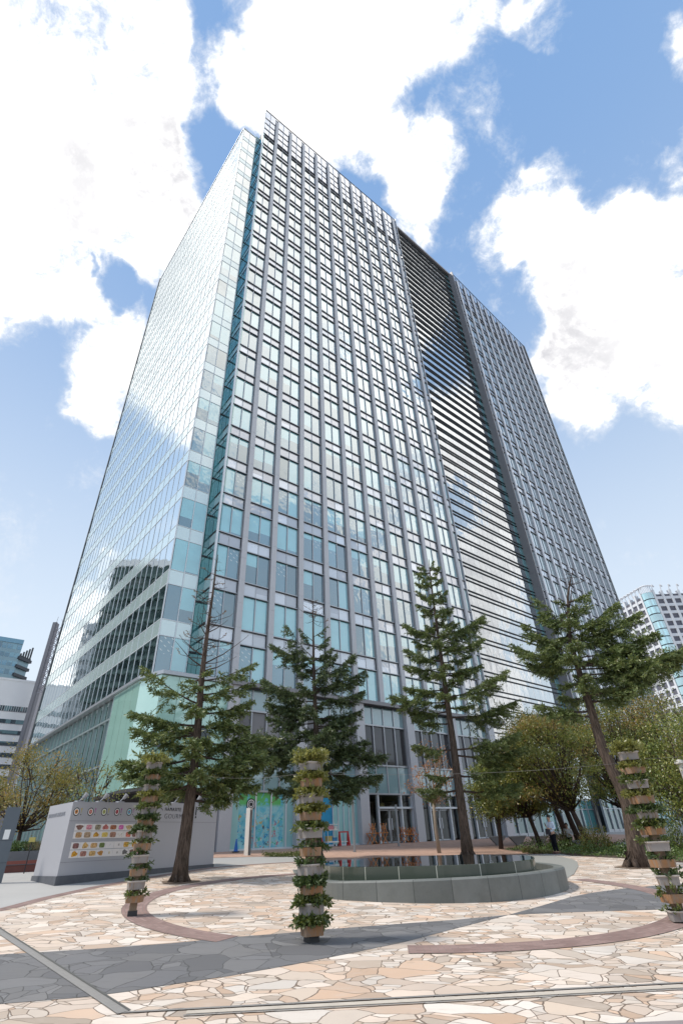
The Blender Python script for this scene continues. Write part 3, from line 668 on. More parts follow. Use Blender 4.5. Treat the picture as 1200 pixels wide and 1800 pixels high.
# -- pale green glass box hung on the corner
ca, cb = FA(-3.2, 0, .1), FLf(5.9, 0, .45)
mb = MB(); fr = MB()
def seg(F, u0, u1, z0, z1, o_, step, m=0):
    n = max(1, round(abs(u1 - u0) / step))
    for i in range(n):
        mb.pane(F, u0 + (u1 - u0) * i / n + .012, u0 + (u1 - u0) * (i + 1) / n - .012, z0, z1, o_, m)
A0 = -2.9
seg(FA, A0, 2.2, 5.15, 12.0, .12, 1.25)
pL0 = FLf(.55, 0, .5); pA0 = FA(A0, 0, .12)
mb.face([(pL0[0], pL0[1], 5.15), (pA0[0], pA0[1], 5.15), (pA0[0], pA0[1], 12.0), (pL0[0], pL0[1], 12.0)], 0, [(0, 0), (1, 0), (1, 1), (0, 1)])
seg(FLf, .55, 5.9, 5.15, 12.0, .5, 1.35)
mb.fbox(FLf, 5.85, 5.95, 5.15, 12.0, -.2, .52, 1)
box = obj('corner_glass_box', mb, [MINT, FRAME], TW)
mb = MB()
for z0, z1, e in ((12.02, 12.2, .22), (12.21, 12.3, .12)):
    q0, q1, q2, q3 = FLf(36, 0, .5 + e), FLf(.55 - e * .3, 0, .5 + e), FA(A0, 0, .12 + e), FA(2.3, 0, .12 + e)
    i0, i1, i2, i3 = FLf(36, 0, -.3), FLf(.9, 0, -.3), FA(A0 + .3, 0, -.5), FA(2.3, 0, -.5)
    o_ = [q0, q1, q2, q3]; ii = [i0, i1, i2, i3]
    for k in range(3):
        c4 = [o_[k], o_[k + 1], ii[k + 1], ii[k]]
        mb.hexa([(p[0], p[1], z0) for p in c4] + [(p[0], p[1], z1) for p in c4])
obj('corner_cornice', mb, FRAME, TW)
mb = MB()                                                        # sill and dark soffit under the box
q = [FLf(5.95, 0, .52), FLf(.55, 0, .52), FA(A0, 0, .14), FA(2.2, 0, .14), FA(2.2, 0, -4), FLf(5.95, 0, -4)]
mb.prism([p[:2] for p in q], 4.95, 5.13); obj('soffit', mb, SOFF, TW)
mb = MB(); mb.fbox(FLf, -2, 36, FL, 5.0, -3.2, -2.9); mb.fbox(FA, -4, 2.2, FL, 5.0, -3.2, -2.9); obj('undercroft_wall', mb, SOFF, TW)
mb = MB(); mb.fbox(FA, 1.2, 2.1, FL, 4.95, -.6, .1); obj('granite_pier', mb, GRAN, TW)
# framed windows of the lower flank
mb = MB(); fr = MB()
for i in range(22):
    u0 = 5.95 + 1.4 * i
    for z0, z1 in ((2.0, 7.1), (7.25, 10.35), (10.5, 11.95)):
        if z0 < 5 and i < 0: continue
        mb.pane(FLf, u0 + .05, u0 + 1.35, max(z0, 2.0), z1, .2)
    fr.fbox(FLf, u0 - .05, u0 + .05, 2.0, 11.98, .05, .34)
for z in (7.17, 10.42): fr.fbox(FLf, 5.95, 36.6, z - .07, z + .07, .05, .36)
fl_ = obj('flank_glazing', mb, glass_mat('flank_glass', (.20, .34, .33), (.07, .15, .14), .5, (.9, 1, .97), .28, .85), TW)
obj('flank_frame', fr, simple('flank_mullion', (.30, .36, .37), .4, .4), fl_)
mb = MB(); mb.fbox(FLf, 5.0, 36.6, FL, 12.0, -.3, .1); obj('flank_wall', mb, BODY, TW)
# cut-out style lettering on the box
SIGN = simple('letter_grey', (.10, .12, .13), .4, .3)
def arc(F, u, z, o_, r0, r1, t0, t1, n=26, th=.10):
    mb = MB()
    for k in range(n):
        a0, a1 = t0 + (t1 - t0) * k / n, t0 + (t1 - t0) * (k + 1) / n
        c4 = [(r0, a0), (r1, a0), (r1, a1), (r0, a1)]
        pts = [(u + r * math.cos(t), z + r * math.sin(t)) for r, t in c4]
        mb.hexa([F(x, y, o_) for x, y in pts] + [F(x, y, o_ + th) for x, y in pts])
    return mb
obj('sign_letter', arc(FA, -2.35, 8.05, .16, .50, .66, 0, 2 * PI), SIGN, TW)
mb = MB(); mb.fbox(FA, -1.56, -1.42, 7.45, 8.45, .16, .26); obj('sign_letter', mb, SIGN, TW)
obj('sign_letter', arc(FA, -1.49, 8.72, .16, .02, .12, 0, 2 * PI, 14), SIGN, TW)
obj('sign_letter', arc(FA, .35, 8.15, .16, .42, .70, 0, 2 * PI), SIGN, TW)
obj('sign_letter', arc(FA, .35, 8.15, .16, .02, .36, .3, 3.6, 18), SIGN, TW)

# ------------------------------------------------------------------ fountain
def smooth_loop(pts, k=6):
    n = len(pts); o = []
    for i in range(n):
        p0, p1, p2, p3 = (Vector(pts[(i + j) % n]) for j in (-1, 0, 1, 2))
        for q in range(k):
            t = q / k
            v = .5 * ((2 * p1) + (p2 - p0) * t + (2 * p0 - 5 * p1 + 4 * p2 - p3) * t * t + (3 * p1 - p0 - 3 * p2 + p3) * t ** 3)
            o.append((v.x, v.y))
    return o
def offset_loop(loop, d):
    n = len(loop); o = []
    for i in range(n):
        t = (Vector(loop[(i + 1) % n]) - Vector(loop[i - 1])).normalized(); o.append((loop[i][0] - t.y * d, loop[i][1] + t.x * d))
    return o
m = new_mat('fountain_stone'); uvn = N('ShaderNodeUVMap'); b = N('ShaderNodeTexBrick'); b.offset = 0
L(uvn.outputs[0], b.inputs['Vector']); b.inputs['Scale'].default_value = 1; b.inputs['Brick Width'].default_value = .92; b.inputs['Row Height'].default_value = 2.0
b.inputs['Color1'].default_value = (.11, .12, .115, 1); b.inputs['Color2'].default_value = (.19, .20, .19, 1); b.inputs['Mortar'].default_value = (.035, .04, .037, 1); b.inputs['Mortar Size'].default_value = .011
n1 = NOISE(POSV(), 2.2, 6, .65); n2 = NOISE(POSV(), 25, 4, .6)
c = MIXC(M('MULTIPLY', SMOOTH(n1.outputs['Fac'], .4, .75), .6), b.outputs['Color'], (.09, .10, .09)); c = MIXC(M('MULTIPLY', n2.outputs['Fac'], .35), c, (.22, .23, .22))
out(BSDF(c, .55, 0, .4)); FST = m
m = new_mat('green_tile'); uvn = N('ShaderNodeUVMap'); b = N('ShaderNodeTexBrick'); b.offset = 0
L(uvn.outputs[0], b.inputs['Vector']); b.inputs['Scale'].default_value = 1; b.inputs['Brick Width'].default_value = 1.12; b.inputs['Row Height'].default_value = 2.0
b.inputs['Color1'].default_value = (.045, .058, .045, 1); b.inputs['Color2'].default_value = (.085, .098, .080, 1); b.inputs['Mortar'].default_value = (.55, .55, .48, 1); b.inputs['Mortar Size'].default_value = .012
n1 = NOISE(POSV(), 1.6, 5, .6); c = MIXC(M('MULTIPLY', n1.outputs['Fac'], .4), b.outputs['Color'], (.05, .07, .055)); out(BSDF(c, .18, 0, .6)); FTI = m
m = new_mat('water'); n1 = NOISE(POSV(), 1.4, 3, .5)
out(BSDF((.010, .016, .016), .015, 0, .9, BUMP(n1.outputs['Fac'], .06, .02))); WAT = m
inner = smooth_loop([(-.88, 19.16), (-.15, 17.6), (.8, 16.75), (2.19, 15.85), (3.46, 15.8), (4.68, 16.74), (5.25, 18.25), (5.6, 19.9), (5.45, 22), (4.7, 24.0), (3.5, 25.3), (1.3, 26.8), (-1.0, 27.8), (-2.1, 26.8), (-2.1, 24), (-1.6, 21.4)])
outer = smooth_loop([(-1.55, 18.2), (-.85, 16.2), (.11, 15.5), (1.39, 15.12), (2.5, 15.06), (3.65, 15.35), (4.84, 16.2), (5.85, 17.6), (6.25, 19.4), (6.2, 21.5), (5.7, 24), (4.4, 26.2), (2, 28.0), (-.8, 29.0), (-2.8, 28), (-2.7, 25), (-2.1, 21.4)])
WZ, RZ = 1.19, .95
FT = thing('fountain', (2.0, 20.0, .45), 'low dark stone fountain with a still water top in the plaza', 'fountain')
def wall(mb, loop, z0f, z1, m=0):
    acc = 0; n = len(loop)
    for i in range(n):
        a, b = loop[i], loop[(i + 1) % n]; l_ = math.hypot(b[0] - a[0], b[1] - a[1])
        mb.face([(a[0], a[1], z0f(a)), (b[0], b[1], z0f(b)), (b[0], b[1], z1), (a[0], a[1], z1)], m, [(acc, 0), (acc + l_, 0), (acc + l_, 1), (acc, 1)]); acc += l_
def ringface(mb, lo, li, z, zi=None, m=0):
    n = len(lo); ac = 0
    for i in range(n):
        a, b = lo[i], lo[(i + 1) % n]
        def near(p): return min(li, key=lambda q: (q[0] - p[0]) ** 2 + (q[1] - p[1]) ** 2)
        c_, d_ = near(b), near(a)
        if len(li) == n: c_, d_ = li[(i + 1) % n], li[i]
        l_ = math.hypot(b[0] - a[0], b[1] - a[1]); zz = z if zi is None else zi
        mb.face([(a[0], a[1], z), (b[0], b[1], z), (c_[0], c_[1], zz), (d_[0], d_[1], zz)], m, [(ac, 0), (ac + l_, 0), (ac + l_, 1), (ac, 1)]); ac += l_
mb = MB(); oi = offset_loop(outer, .30); ob_ = offset_loop(outer, .035)
wall(mb, outer, lambda p: gz(*p) - .1, RZ - .035); ringface(mb, outer, ob_, RZ - .035, RZ); ringface(mb, ob_, oi, RZ)
wall(mb, list(reversed(oi)), lambda p: RZ - .2, RZ)
obj('outer_wall', mb, FST, FT)
mb = MB(); ringface(mb, oi, oi, RZ - .16); mb.face([(x, y, RZ - .15) for x, y in oi]); obj('gutter', mb, simple('gutter_stone', (.07, .08, .07), .3), FT)
mb = MB(); wall(mb, inner, lambda p: RZ - .18, WZ - .012); obj('inner_wall', mb, FTI, FT)
mb = MB(); il = offset_loop(inner, .05); ringface(mb, inner, il, WZ - .012, WZ - .006); obj('inner_lip', mb, FTI, FT)
mb = MB(); mb.face([(x, y, WZ - .005) for x, y in il]); obj('water_surface', mb, WAT, FT)

# ------------------------------------------------------------------ vegetation
def leaf_mat(key, stops, rough=.6, trans=.25):
    m = new_mat(key); r = ISLE(); n1 = NOISE(POSV(), .9, 3, .5)
    c = RAMP(M('ADD', M('MULTIPLY', r, .7), M('MULTIPLY', n1.outputs['Fac'], .3)), stops)
    df = N('ShaderNodeBsdfDiffuse'); L(c, df.inputs[0]); tl = N('ShaderNodeBsdfTranslucent'); L(c, tl.inputs[0])
    mx = N('ShaderNodeMixShader'); mx.inputs[0].default_value = trans; L(df.outputs[0], mx.inputs[1]); L(tl.outputs[0], mx.inputs[2])
    gl = N('ShaderNodeBsdfGlossy'); gl.inputs['Roughness'].default_value = .45
    m2 = N('ShaderNodeMixShader'); m2.inputs[0].default_value = .06; L(mx.outputs[0], m2.inputs[1]); L(gl.outputs[0], m2.inputs[2]); out(m2.outputs[0]); return m
CON = leaf_mat('conifer_needles', [(0, (0.067, 0.106, 0.033)), (.45, (0.133, 0.183, 0.055)), (.8, (0.223, 0.260, 0.083)), (1, (0.356, 0.299, 0.101))])
COND = leaf_mat('conifer_needles_dark', [(0, (0.047, 0.077, 0.031)), (.5, (0.090, 0.132, 0.050)), (.9, (0.160, 0.194, 0.070)), (1, (0.257, 0.185, 0.079))])
RUST = leaf_mat('browned_needles', [(0, (.16, .07, .03)), (.5, (.22, .12, .05)), (1, (.13, .13, .05))])
GREEN = leaf_mat('green_leaves', [(0, (0.105, 0.149, 0.033)), (.5, (0.223, 0.260, 0.057)), (.85, (0.391, 0.379, 0.087)), (1, (0.626, 0.419, 0.105))], trans=.45)
OLIVE = leaf_mat('olive_leaves', [(0, (0.113, 0.119, 0.020)), (.45, (0.215, 0.204, 0.041)), (.75, (0.305, 0.247, 0.051)), (.92, (0.384, 0.215, 0.061)), (1, (0.407, 0.161, 0.061))], trans=.45)
AUTUMN = leaf_mat('turning_leaves', [(0, (0.155, 0.152, 0.041)), (.5, (0.288, 0.248, 0.068)), (.8, (0.487, 0.306, 0.086)), (1, (0.664, 0.248, 0.095))], trans=.45)
ORANGE = leaf_mat('orange_leaves', [(0, (.36, .14, .05)), (.6, (.48, .22, .09)), (1, (.55, .33, .16))], trans=.4)
DEEP = leaf_mat('deep_green_leaves', [(0, (0.089, 0.137, 0.033)), (.6, (0.204, 0.261, 0.057)), (1, (0.409, 0.398, 0.093))], trans=.3)
SHRUB = leaf_mat('low_shrub_leaves', [(0, (0.061, 0.118, 0.032)), (.6, (0.142, 0.218, 0.056)), (1, (0.247, 0.319, 0.096))], trans=.3)
FERN = leaf_mat('fern_fronds', [(0, (.05, .085, .022)), (.5, (.11, .15, .035)), (.85, (.20, .22, .055)), (1, (.27, .25, .09))], trans=.45)
FERNY = leaf_mat('sunlit_yellow_fronds', [(0, (.12, .13, .03)), (.5, (.22, .23, .05)), (1, (.36, .34, .10))], trans=.45)
FERND = leaf_mat('dark_fern_fronds', [(0, (.03, .06, .018)), (.5, (.07, .11, .03)), (1, (.13, .17, .05))], trans=.3)
REED = leaf_mat('dry_grass', [(0, (.20, .17, .08)), (1, (.36, .32, .18))], trans=.3)
m = new_mat('bark'); n1 = NOISE(MAPV(POSV(), (9, 9, 1.2)), 2.0, 8, .7, 1.0); n2 = NOISE(POSV(), .8, 3, .5)
c = MIXC(SMOOTH(n1.outputs['Fac'], .35, .65), (.030, .020, .017), (.145, .105, .085)); c = MIXC(M('MULTIPLY', n2.outputs['Fac'], .3), c, (.11, .095, .065)); out(BSDF(c, .9, 0, .2, BUMP(n1.outputs['Fac'], 1.0, .05))); BARK = m
PBARK = simple('pale_bark', (.30, .25, .20), .85, 0, .3, 14, .2, .4)
DBARK = simple('dark_bark', (.07, .05, .042), .9, 0, .35, 12, .2, .4)
rnd = random.Random(11)
def rv(s=1.0): return Vector((rnd.uniform(-1, 1), rnd.uniform(-1, 1), rnd.uniform(-1, 1))) * s
def leaf(mb, c, d, ln, wd, m=0):
    d = d.normalized(); s = d.cross(rv()).normalized() * wd * .5
    t = c + d * ln
    mb.face([c, c + d * ln * .5 + s, t, c + d * ln * .5 - s], m)
def needles(mb, a, b, dens, ln, m=0, flat=.45):
    """sprays of short needles along the twig a-b"""
    ax = b - a; n = max(2, int(ax.length * dens * 2.1)); dirn = ax.normalized()
    sd = dirn.cross(Vector((0, 0, 1)))
    if sd.length < .1: sd = Vector((1, 0, 0))
    sd.normalize(); u = sd.cross(dirn)
    for i in range(n):
        t = (i + rnd.random()) / n; p = a + ax * t
        an = rnd.uniform(0, 2 * PI); q = sd * math.cos(an) + u * math.sin(an) * flat
        leaf(mb, p, dirn * rnd.uniform(.3, .9) + q, ln * rnd.uniform(.6, 1.2), ln * rnd.uniform(.2, .32), m)
def bough(wb, nb, a, b, r0, full, ln=.17, dens=46, m=0, start=.22, width=.34, droop=.10):
    """main limb with side twigs lying roughly in one flat layer"""
    a, b = Vector(a), Vector(b); ax = b - a; ll = ax.length; h = Vector((ax.x, ax.y, 0)); h.normalize(); sd = Vector((-h.y, h.x, 0))
    k = 7; pts = []
    sag = -ll * .06
    for i in range(k + 1):
        t = i / k; p = a.lerp(b, t); p.z += sag * math.sin(PI * t) + (rnd.uniform(-.03, .03) * ll * .3 if 0 < i < k else 0); pts.append(p)
    wb.tube(pts, [max(.008, r0 * (1 - .85 * i / k)) for i in range(k + 1)], 5)
    if not full: return
    ntw = int(ll * 15 * full)
    for i in range(ntw):
        t = start + (1 - start) * (i + rnd.random()) / ntw
        s = t * k; j = min(k - 1, int(s)); p = pts[j].lerp(pts[j + 1], s - j)
        side = 1 if i % 2 else -1; prof = math.sin(PI * min(1, .22 + t * .78)) * .8 + .25
        tl = ll * width * prof * rnd.uniform(.55, 1.15); tl = min(tl, 1.25)
        hang = -.75 if rnd.random() < .22 else 0.0; d = (h * rnd.uniform(.5, 1.1) + sd * side * rnd.uniform(.5, 1.1) + Vector((0, 0, rnd.uniform(-.5, .38) - droop + hang))).normalized()
        q = p + d * tl
        if rnd.random() < .35: wb.tube([p, q], [.010, .004], 3, 0, False)
        needles(nb, p, q, dens, ln, m)
        for s_ in range(3):
            tt = rnd.uniform(.35, .9); p2 = p.lerp(q, tt); d2 = (d * .6 + rv(.7)); d2.z *= .5; d2.normalize(); needles(nb, p2, p2 + d2 * tl * .42, dens, ln, m)
    needles(nb, pts[-3], pts[-1] + h * .12, dens * 1.5, ln, m)
def conifer(base, label, H, r0, mainL, bare, dead, trunk=None, mat_=None, dens=24, seed=1, extra=(2.0, 7.0, 10, 2.0), group='conifers standing round the fountain', rustz=99):
    rnd.seed(seed)
    bx, by, bz = base; D = math.hypot(bx, by); rt = Vector((by / D, -bx / D, 0)); fw = Vector((bx / D, by / D, 0)); B = Vector(base)
    T = thing('conifer_tree', base, label, 'tree', group)
    tw, br, nb = MB(), MB(), MB()
    tr = trunk or [(0, 0), (.05, H * .33), (0, H * .66), (0, H)]
    def axis(z):
        for (x0, z0), (x1, z1) in zip(tr[:-1], tr[1:]):
            if z <= z1: t = (z - z0) / (z1 - z0); return x0 + (x1 - x0) * t
        return tr[-1][0]
    pts = []; rs = []; k = 18
    for i in range(k + 1):
        z = H * i / k; pts.append(B + rt * (axis(z) + rnd.uniform(-.012, .012)) + Vector((0, 0, z - (.1 if i == 0 else 0)))); rs.append(max(.018, r0 * (1 - .93 * (i / k) ** .85)) * (1.22 if i == 0 else 1))
    tw.tube(pts, rs, 12)
    for x1, z1, x0, z0 in mainL:
        x0 = axis(z0); dpt = (x1 - x0)
        dep = rnd.uniform(-.3, .3) * abs(dpt)
        full = 0 if z1 > bare else (.5 if z1 > bare - 1.0 else 1.0)
        bough(br, nb, B + rt * x0 + Vector((0, 0, z0)), B + rt * x1 + fw * dep + Vector((0, 0, z1)), r0 * .26 * (1 - z0 / (H * 1.25)), full, dens=dens, m=1 if z1 > rustz else 0)
    z0, z1, n, rad = extra
    for i in range(n):                                           # boughs to the front, back and between
        z = z0 + (z1 - z0) * (i + rnd.random()) / n; t = (z - z0) / (z1 - z0)
        an = (i * 2.4 + rnd.uniform(-.4, .4)); l_ = rad * (1 - .6 * t) * rnd.uniform(.6, 1.0)
        d = rt * math.cos(an) * .8 + fw * math.sin(an)
        bough(br, nb, B + rt * axis(z) + Vector((0, 0, z)), B + rt * axis(z) + d * l_ + Vector((0, 0, z + l_ * rnd.uniform(-.05, .3))), r0 * .2, 1.0, dens=dens)
    for i in range(dead):
        z = bare + (H - bare) * rnd.uniform(-.1, .98); an = rnd.uniform(0, 2 * PI); l_ = rnd.uniform(.3, 1.0) * (1.25 - (z - bare) / (H - bare + .1))
        p = B + rt * axis(z) + Vector((0, 0, z)); d = rt * math.cos(an) + fw * math.sin(an)
        q = p + d * l_ + Vector((0, 0, rnd.uniform(-.05, .35) * l_)); e = q + d * .2 + Vector((0, 0, .22 * l_))
        br.tube([p, p.lerp(q, .5) - Vector((0, 0, .05)), q, e], [.018, .014, .009, .004], 4)
        for s_ in range(3):
            a2 = p.lerp(q, rnd.uniform(.3, 1)); br.tube([a2, a2 + rv(.22) + Vector((0, 0, .12))], [.007, .003], 3, 0, False)
        if rnd.random() < .35: needles(nb, q, e, 26, .12, 1)
    for q in range(7):                                           # root flare
        a = q * 2 * PI / 7 + rnd.uniform(-.2, .2); d = Vector((math.cos(a), math.sin(a), 0)); tw.tube([B + d * r0 * .55 + Vector((0, 0, r0 * 1.5)), B + d * r0 * .95 + Vector((0, 0, r0 * .45)), B + d * r0 * 1.55 - Vector((0, 0, .06))], [r0 * .30, r0 * .34, r0 * .22], 6)
    obj('trunk', tw, BARK, T, True); obj('branches', br, DBARK, T); obj('foliage', nb, [mat_ or CON, RUST], T)
    return T
T1 = [(-2.2, 6.86, 0, 5.62), (-2.46, 5.47, 0, 4.84), (-2.21, 4.65, 0, 4.5), (-2.45, 3.63, 0, 3.7), (-1.3, 2.65, 0, 2.85), (2.02, 7.3, 0, 6.5), (2.02, 6.49, 0, 5.99), (2.02, 5.81, 0, 5.26), (1.9, 4.79, 0, 4.84), (2.89, 4.51, 0, 4.29), (2.97, 3.69, 0, 3.83), (2.39, 2.75, 0, 3.25), (1.35, 2.49, 0, 2.61), (-1.14, 8.45, 0, 7.53), (1.74, 8.53, 0, 7.21), (.79, 9.08, 0, 8.52), (-1.23, 8.04, 0, 7.06), (1.31, 7.66, 0, 6.9), (-.53, 9.26, 0, 8.36), (-.75, 6.4, 0, 5.98), (-2.3, 3.2, 0, 3.3), (2.3, 3.3, 0, 3.5)]
conifer((-5.92, 20.36, .90), 'conifer with a dry bare top, beside the grey menu sign', 12.3, .25, T1, 7.35, 46, [(.0, 0), (.08, 3.0), (-.02, 6.9), (.06, 12.3)], seed=4, extra=(2.3, 6.8, 24, 2.2), rustz=7.9)
k = 30.0 / 22.64
T2o = [(-1.95, 8.71, -.16, 7.76), (-1.32, 9.57, -.15, 7.89), (-2.28, 6.9, -.05, 6.18), (-2.15, 6.12, -.05, 5.71), (-2.01, 5.38, 0, 5.15), (-2.78, 4.69, 0, 4.5), (-2.73, 3.85, 0, 3.97), (-1.79, 2.68, 0, 2.86), (1.72, 7.96, 0, 6.89), (2.16, 7.32, 0, 6.53), (2.04, 6.35, 0, 5.94), (1.93, 5.65, 0, 5.31), (1.65, 4.88, 0, 4.6), (2.8, 3.82, 0, 4.12), (2.57, 3.11, 0, 3.35), (1.34, 2.32, 0, 2.85), (.74, 8.31, 0, 7.76), (-1.0, 8.2, 0, 7.4), (-.9, 7.6, 0, 6.9), (1.0, 6.9, 0, 6.4), (-1.6, 6.5, 0, 6.0), (-2.3, 4.2, 0, 4.2), (2.1, 4.3, 0, 4.2), (1.5, 5.2, 0, 5.0), (-1.5, 3.3, 0, 3.4), (1.6, 2.7, 0, 3.0), (-1.5, 5.8, 0, 5.4), (.6, 8.9, 0, 8.3), (-.6, 9.0, 0, 8.4), (.5, 9.4, 0, 8.9), (-.7, 9.3, 0, 8.7), (.9, 8.0, 0, 7.3)]
zt = lambda z: (z + .92 - 1.76) * k + 1.76 - 1.12
conifer((-1.98, 29.95, 1.12), 'dense dark conifer directly behind the middle planter tower', 13.7, .27, [(a * k, zt(b), 0, zt(d)) for a, b, c_, d in T2o], 12.4, 26, [(-.02, 0), (0, 6), (-.12, 9.6), (-.1, 13.7)], COND, dens=22, seed=9, extra=(2.6, 10.0, 30, 3.2))
T3 = [(-1.86, 12.9, 0, 11.59), (-2.01, 11.0, 0, 10.1), (-2.16, 10.1, 0, 9.65), (-2.26, 8.68, 0, 8.36), (-3.15, 8.12, 0, 7.64), (-2.2, 7.32, 0, 7.1), (-1.99, 6.8, 0, 6.44), (-2.17, 5.35, 0, 5.01), (-1.59, 3.85, 0, 3.65), (3.2, 13.03, 0, 11.6), (2.82, 11.06, 0, 10.7), (2.45, 9.64, 0, 9.33), (3.67, 8.88, 0, 7.85), (3.99, 7.51, 0, 6.73), (3.66, 5.6, 0, 5.01), (3.9, 4.94, 0, 4.73), (3.38, 3.2, 0, 2.96), (-.79, 15.04, 0, 14.29), (1.13, 14.76, 0, 14.09), (-.74, 16.38, 0, 15.76), (.9, 16.55, 0, 15.9), (-.9, 13.9, 0, 13.3), (1.3, 13.6, 0, 12.9), (-1.0, 12.3, 0, 11.8), (1.5, 12.4, 0, 11.9), (-1.4, 11.6, 0, 11.0), (1.6, 11.8, 0, 11.2), (1.9, 10.3, 0, 10.0), (-.5, 16.9, 0, 16.4), (.5, 17.1, 0, 16.5), (.8, 15.7, 0, 15.2), (-.8, 15.7, 0, 15.2), (2.6, 3.9, 0, 3.7), (-2.2, 3.2, 0, 3.0)]
conifer((5.70, 31.54, .95), 'tallest narrow conifer growing behind the fountain pool', 17.3, .29, T3, 30, 0, [(0, 0), (.1, 5.9), (.14, 9), (.2, 14), (.3, 17.3)], dens=22, seed=21, extra=(7.2, 16.6, 40, 2.2))
T4 = [(-1.05, 11.39, 0, 9.55), (-1.83, 10.06, 0, 8.24), (-2.55, 9.14, 0, 7.89), (-2.09, 8.23, 0, 7.6), (-2.2, 6.34, 0, 5.74), (2.47, 10.32, 0, 9.33), (3.26, 9.77, 0, 8.88), (3.57, 8.64, 0, 8.1), (4.45, 7.8, 0, 7.6), (4.29, 7.58, 0, 7.3), (3.27, 7.34, 0, 7.15), (2.85, 6.76, 0, 6.41), (1.81, 6.28, 0, 6.12), (1.27, 12.93, 0, 10.2), (.13, 11.74, 0, 10.02), (-.9, 10.6, 0, 9.4), (1.5, 11.2, 0, 9.8), (1.3, 9.6, 0, 8.9), (-1.1, 8.9, 0, 8.2), (2.2, 8.1, 0, 7.8), (1.9, 9.0, 0, 8.5), (2.9, 8.2, 0, 7.7), (-1.3, 9.5, 0, 8.7), (.7, 10.6, 0, 9.6), (-.5, 11.0, 0, 9.7), (-1.2, 5.9, 0, 5.5)]
conifer((10.74, 23.98, .54), 'leaning conifer with a thick bare trunk on the right of the plaza', 12.6, .33, T4, 11.6, 10, [(.08, 0), (.40, 2.26), (.05, 4.0), (.06, 6.04), (.03, 7.88), (.09, 9.3), (.6, 11.4), (1.2, 12.6)], dens=22, seed=33, extra=(6.0, 11.0, 22, 2.4))
# ---- broad-leaved trees
def broadleaf(base, label, H, R, mats, seed, nclump=26, per=330, ls=.13, trunk_h=.32, name='broadleaf_tree', group='leafy trees beside the tower', sparse=1.0, lean=0.0, trunk_m=None, r0=None, flat=.62):
    rnd.seed(seed); B = Vector(base); T = thing(name, base, label, 'tree', group)
    tw, lf = MB(), MB(); r0 = r0 or .02 * H + .03
    fork = B + Vector((lean * H * .3, 0, H * trunk_h)); tw.tube([B - Vector((0, 0, .1)), B.lerp(fork, .5) + rv(.05), fork], [r0 * 1.15, r0 * .9, r0 * .75], 9)
    cc = B + Vector((lean * H * .6, 0, H * (.5 + trunk_h * .5)))
    for i in range(nclump):
        u = Vector((rnd.gauss(0, 1), rnd.gauss(0, 1), rnd.gauss(0, 1))).normalized() * rnd.uniform(.35, 1.0) ** .6
        c = cc + Vector((u.x * R, u.y * R, u.z * H * (1 - trunk_h) * .5))
        if c.z < fork.z - .3: c.z = fork.z + rnd.uniform(-.2, .5)
        mid = fork.lerp(c, .55) + rv(.25) - Vector((0, 0, .15)); tw.tube([fork, mid, c], [r0 * .42, r0 * .22, .012], 5)
        cr = R * rnd.uniform(.20, .38); mi = rnd.randrange(len(mats))
        for s_ in range(4):
            e = c + rv(cr * 1.3); tw.tube([mid.lerp(c, rnd.uniform(.3, 1)), e], [.022, .006], 3, 0, False)
        for q in range(int(per * sparse)):
            v = Vector((rnd.gauss(0, .5), rnd.gauss(0, .5), rnd.gauss(0, .5) * flat)) * cr * 1.25
            d = rv(); d.z -= .35
            leaf(lf, c + v, d, ls * rnd.uniform(.7, 1.35), ls * rnd.uniform(.45, .75), mi if rnd.random() < .8 else rnd.randrange(len(mats)))
    obj('trunk', tw, trunk_m or DBARK, T, True); obj('crown', lf, mats, T); return T
def gb(x, y): return (x, y, gz(x, y) + .02)
broadleaf(gb(-15.6, 27.2), 'olive and yellow tree behind the left bench', 4.9, 2.2, [OLIVE, OLIVE, AUTUMN], 5, 30, 260, .10, .28, sparse=.9, r0=.11, group='leafy trees at the plaza edge')
broadleaf(gb(-12.9, 27.6), 'thin half-bare tree over the left end of the menu sign', 4.7, 1.5, [OLIVE, GREEN], 6, 18, 60, .10, .35, sparse=.8, r0=.07, group='leafy trees at the plaza edge')
broadleaf(gb(-19.8, 28.5), 'bushy ochre tree at the left edge of the photo', 4.3, 2.3, [OLIVE, AUTUMN], 7, 26, 240, .11, .3, group='leafy trees at the plaza edge')
broadleaf(gb(4.6, 34.16), 'small slender tree with a few orange leaves before the entrance', 6.0, 1.45, [ORANGE], 8, 24, 26, .13, .40, sparse=1.0, trunk_m=PBARK, r0=.10, name='orange_tree', group='leafy trees at the plaza edge')
RT = [((8.9, 37.6), 5.0, 2.2, [GREEN, DEEP], 'rounded green tree left of the standing man', 41, .36), ((11.2, 37.0), 5.6, 2.1, [GREEN, AUTUMN], 'yellow green tree right behind the standing man', 42, .36), ((13.6, 35.2), 7.6, 2.9, [GREEN, GREEN, AUTUMN], 'dark trunked tree left of the leaning conifer', 43, .30),
      ((17.4, 38.0), 9.4, 3.4, [AUTUMN, GREEN, DEEP], 'tall tree with russet top right of the leaning conifer', 44, .3), ((21.6, 37.2), 9.4, 3.6, [AUTUMN, DEEP, GREEN], 'big russet tinged tree at the right edge of the photo', 45, .3), ((18.2, 31.2), 6.6, 3.0, [DEEP, GREEN], 'dark green tree behind the right planter tower', 46, .3),
      ((16.0, 43.5), 9.6, 3.2, [GREEN, AUTUMN], 'pale leafed tree against the glass front, left of the russet ones', 47, .3), ((22.5, 33.0), 7.4, 3.0, [DEEP, AUTUMN], 'shadowy tree low at the right edge', 48, .3), ((24.5, 44), 10.6, 3.6, [AUTUMN, GREEN], 'farthest russet tree below the white apartment tower', 49, .3), ((14.4, 41.0), 8.4, 2.5, [GREEN, OLIVE], 'light yellow green tree with see-through crown before the tower', 50, .34)]
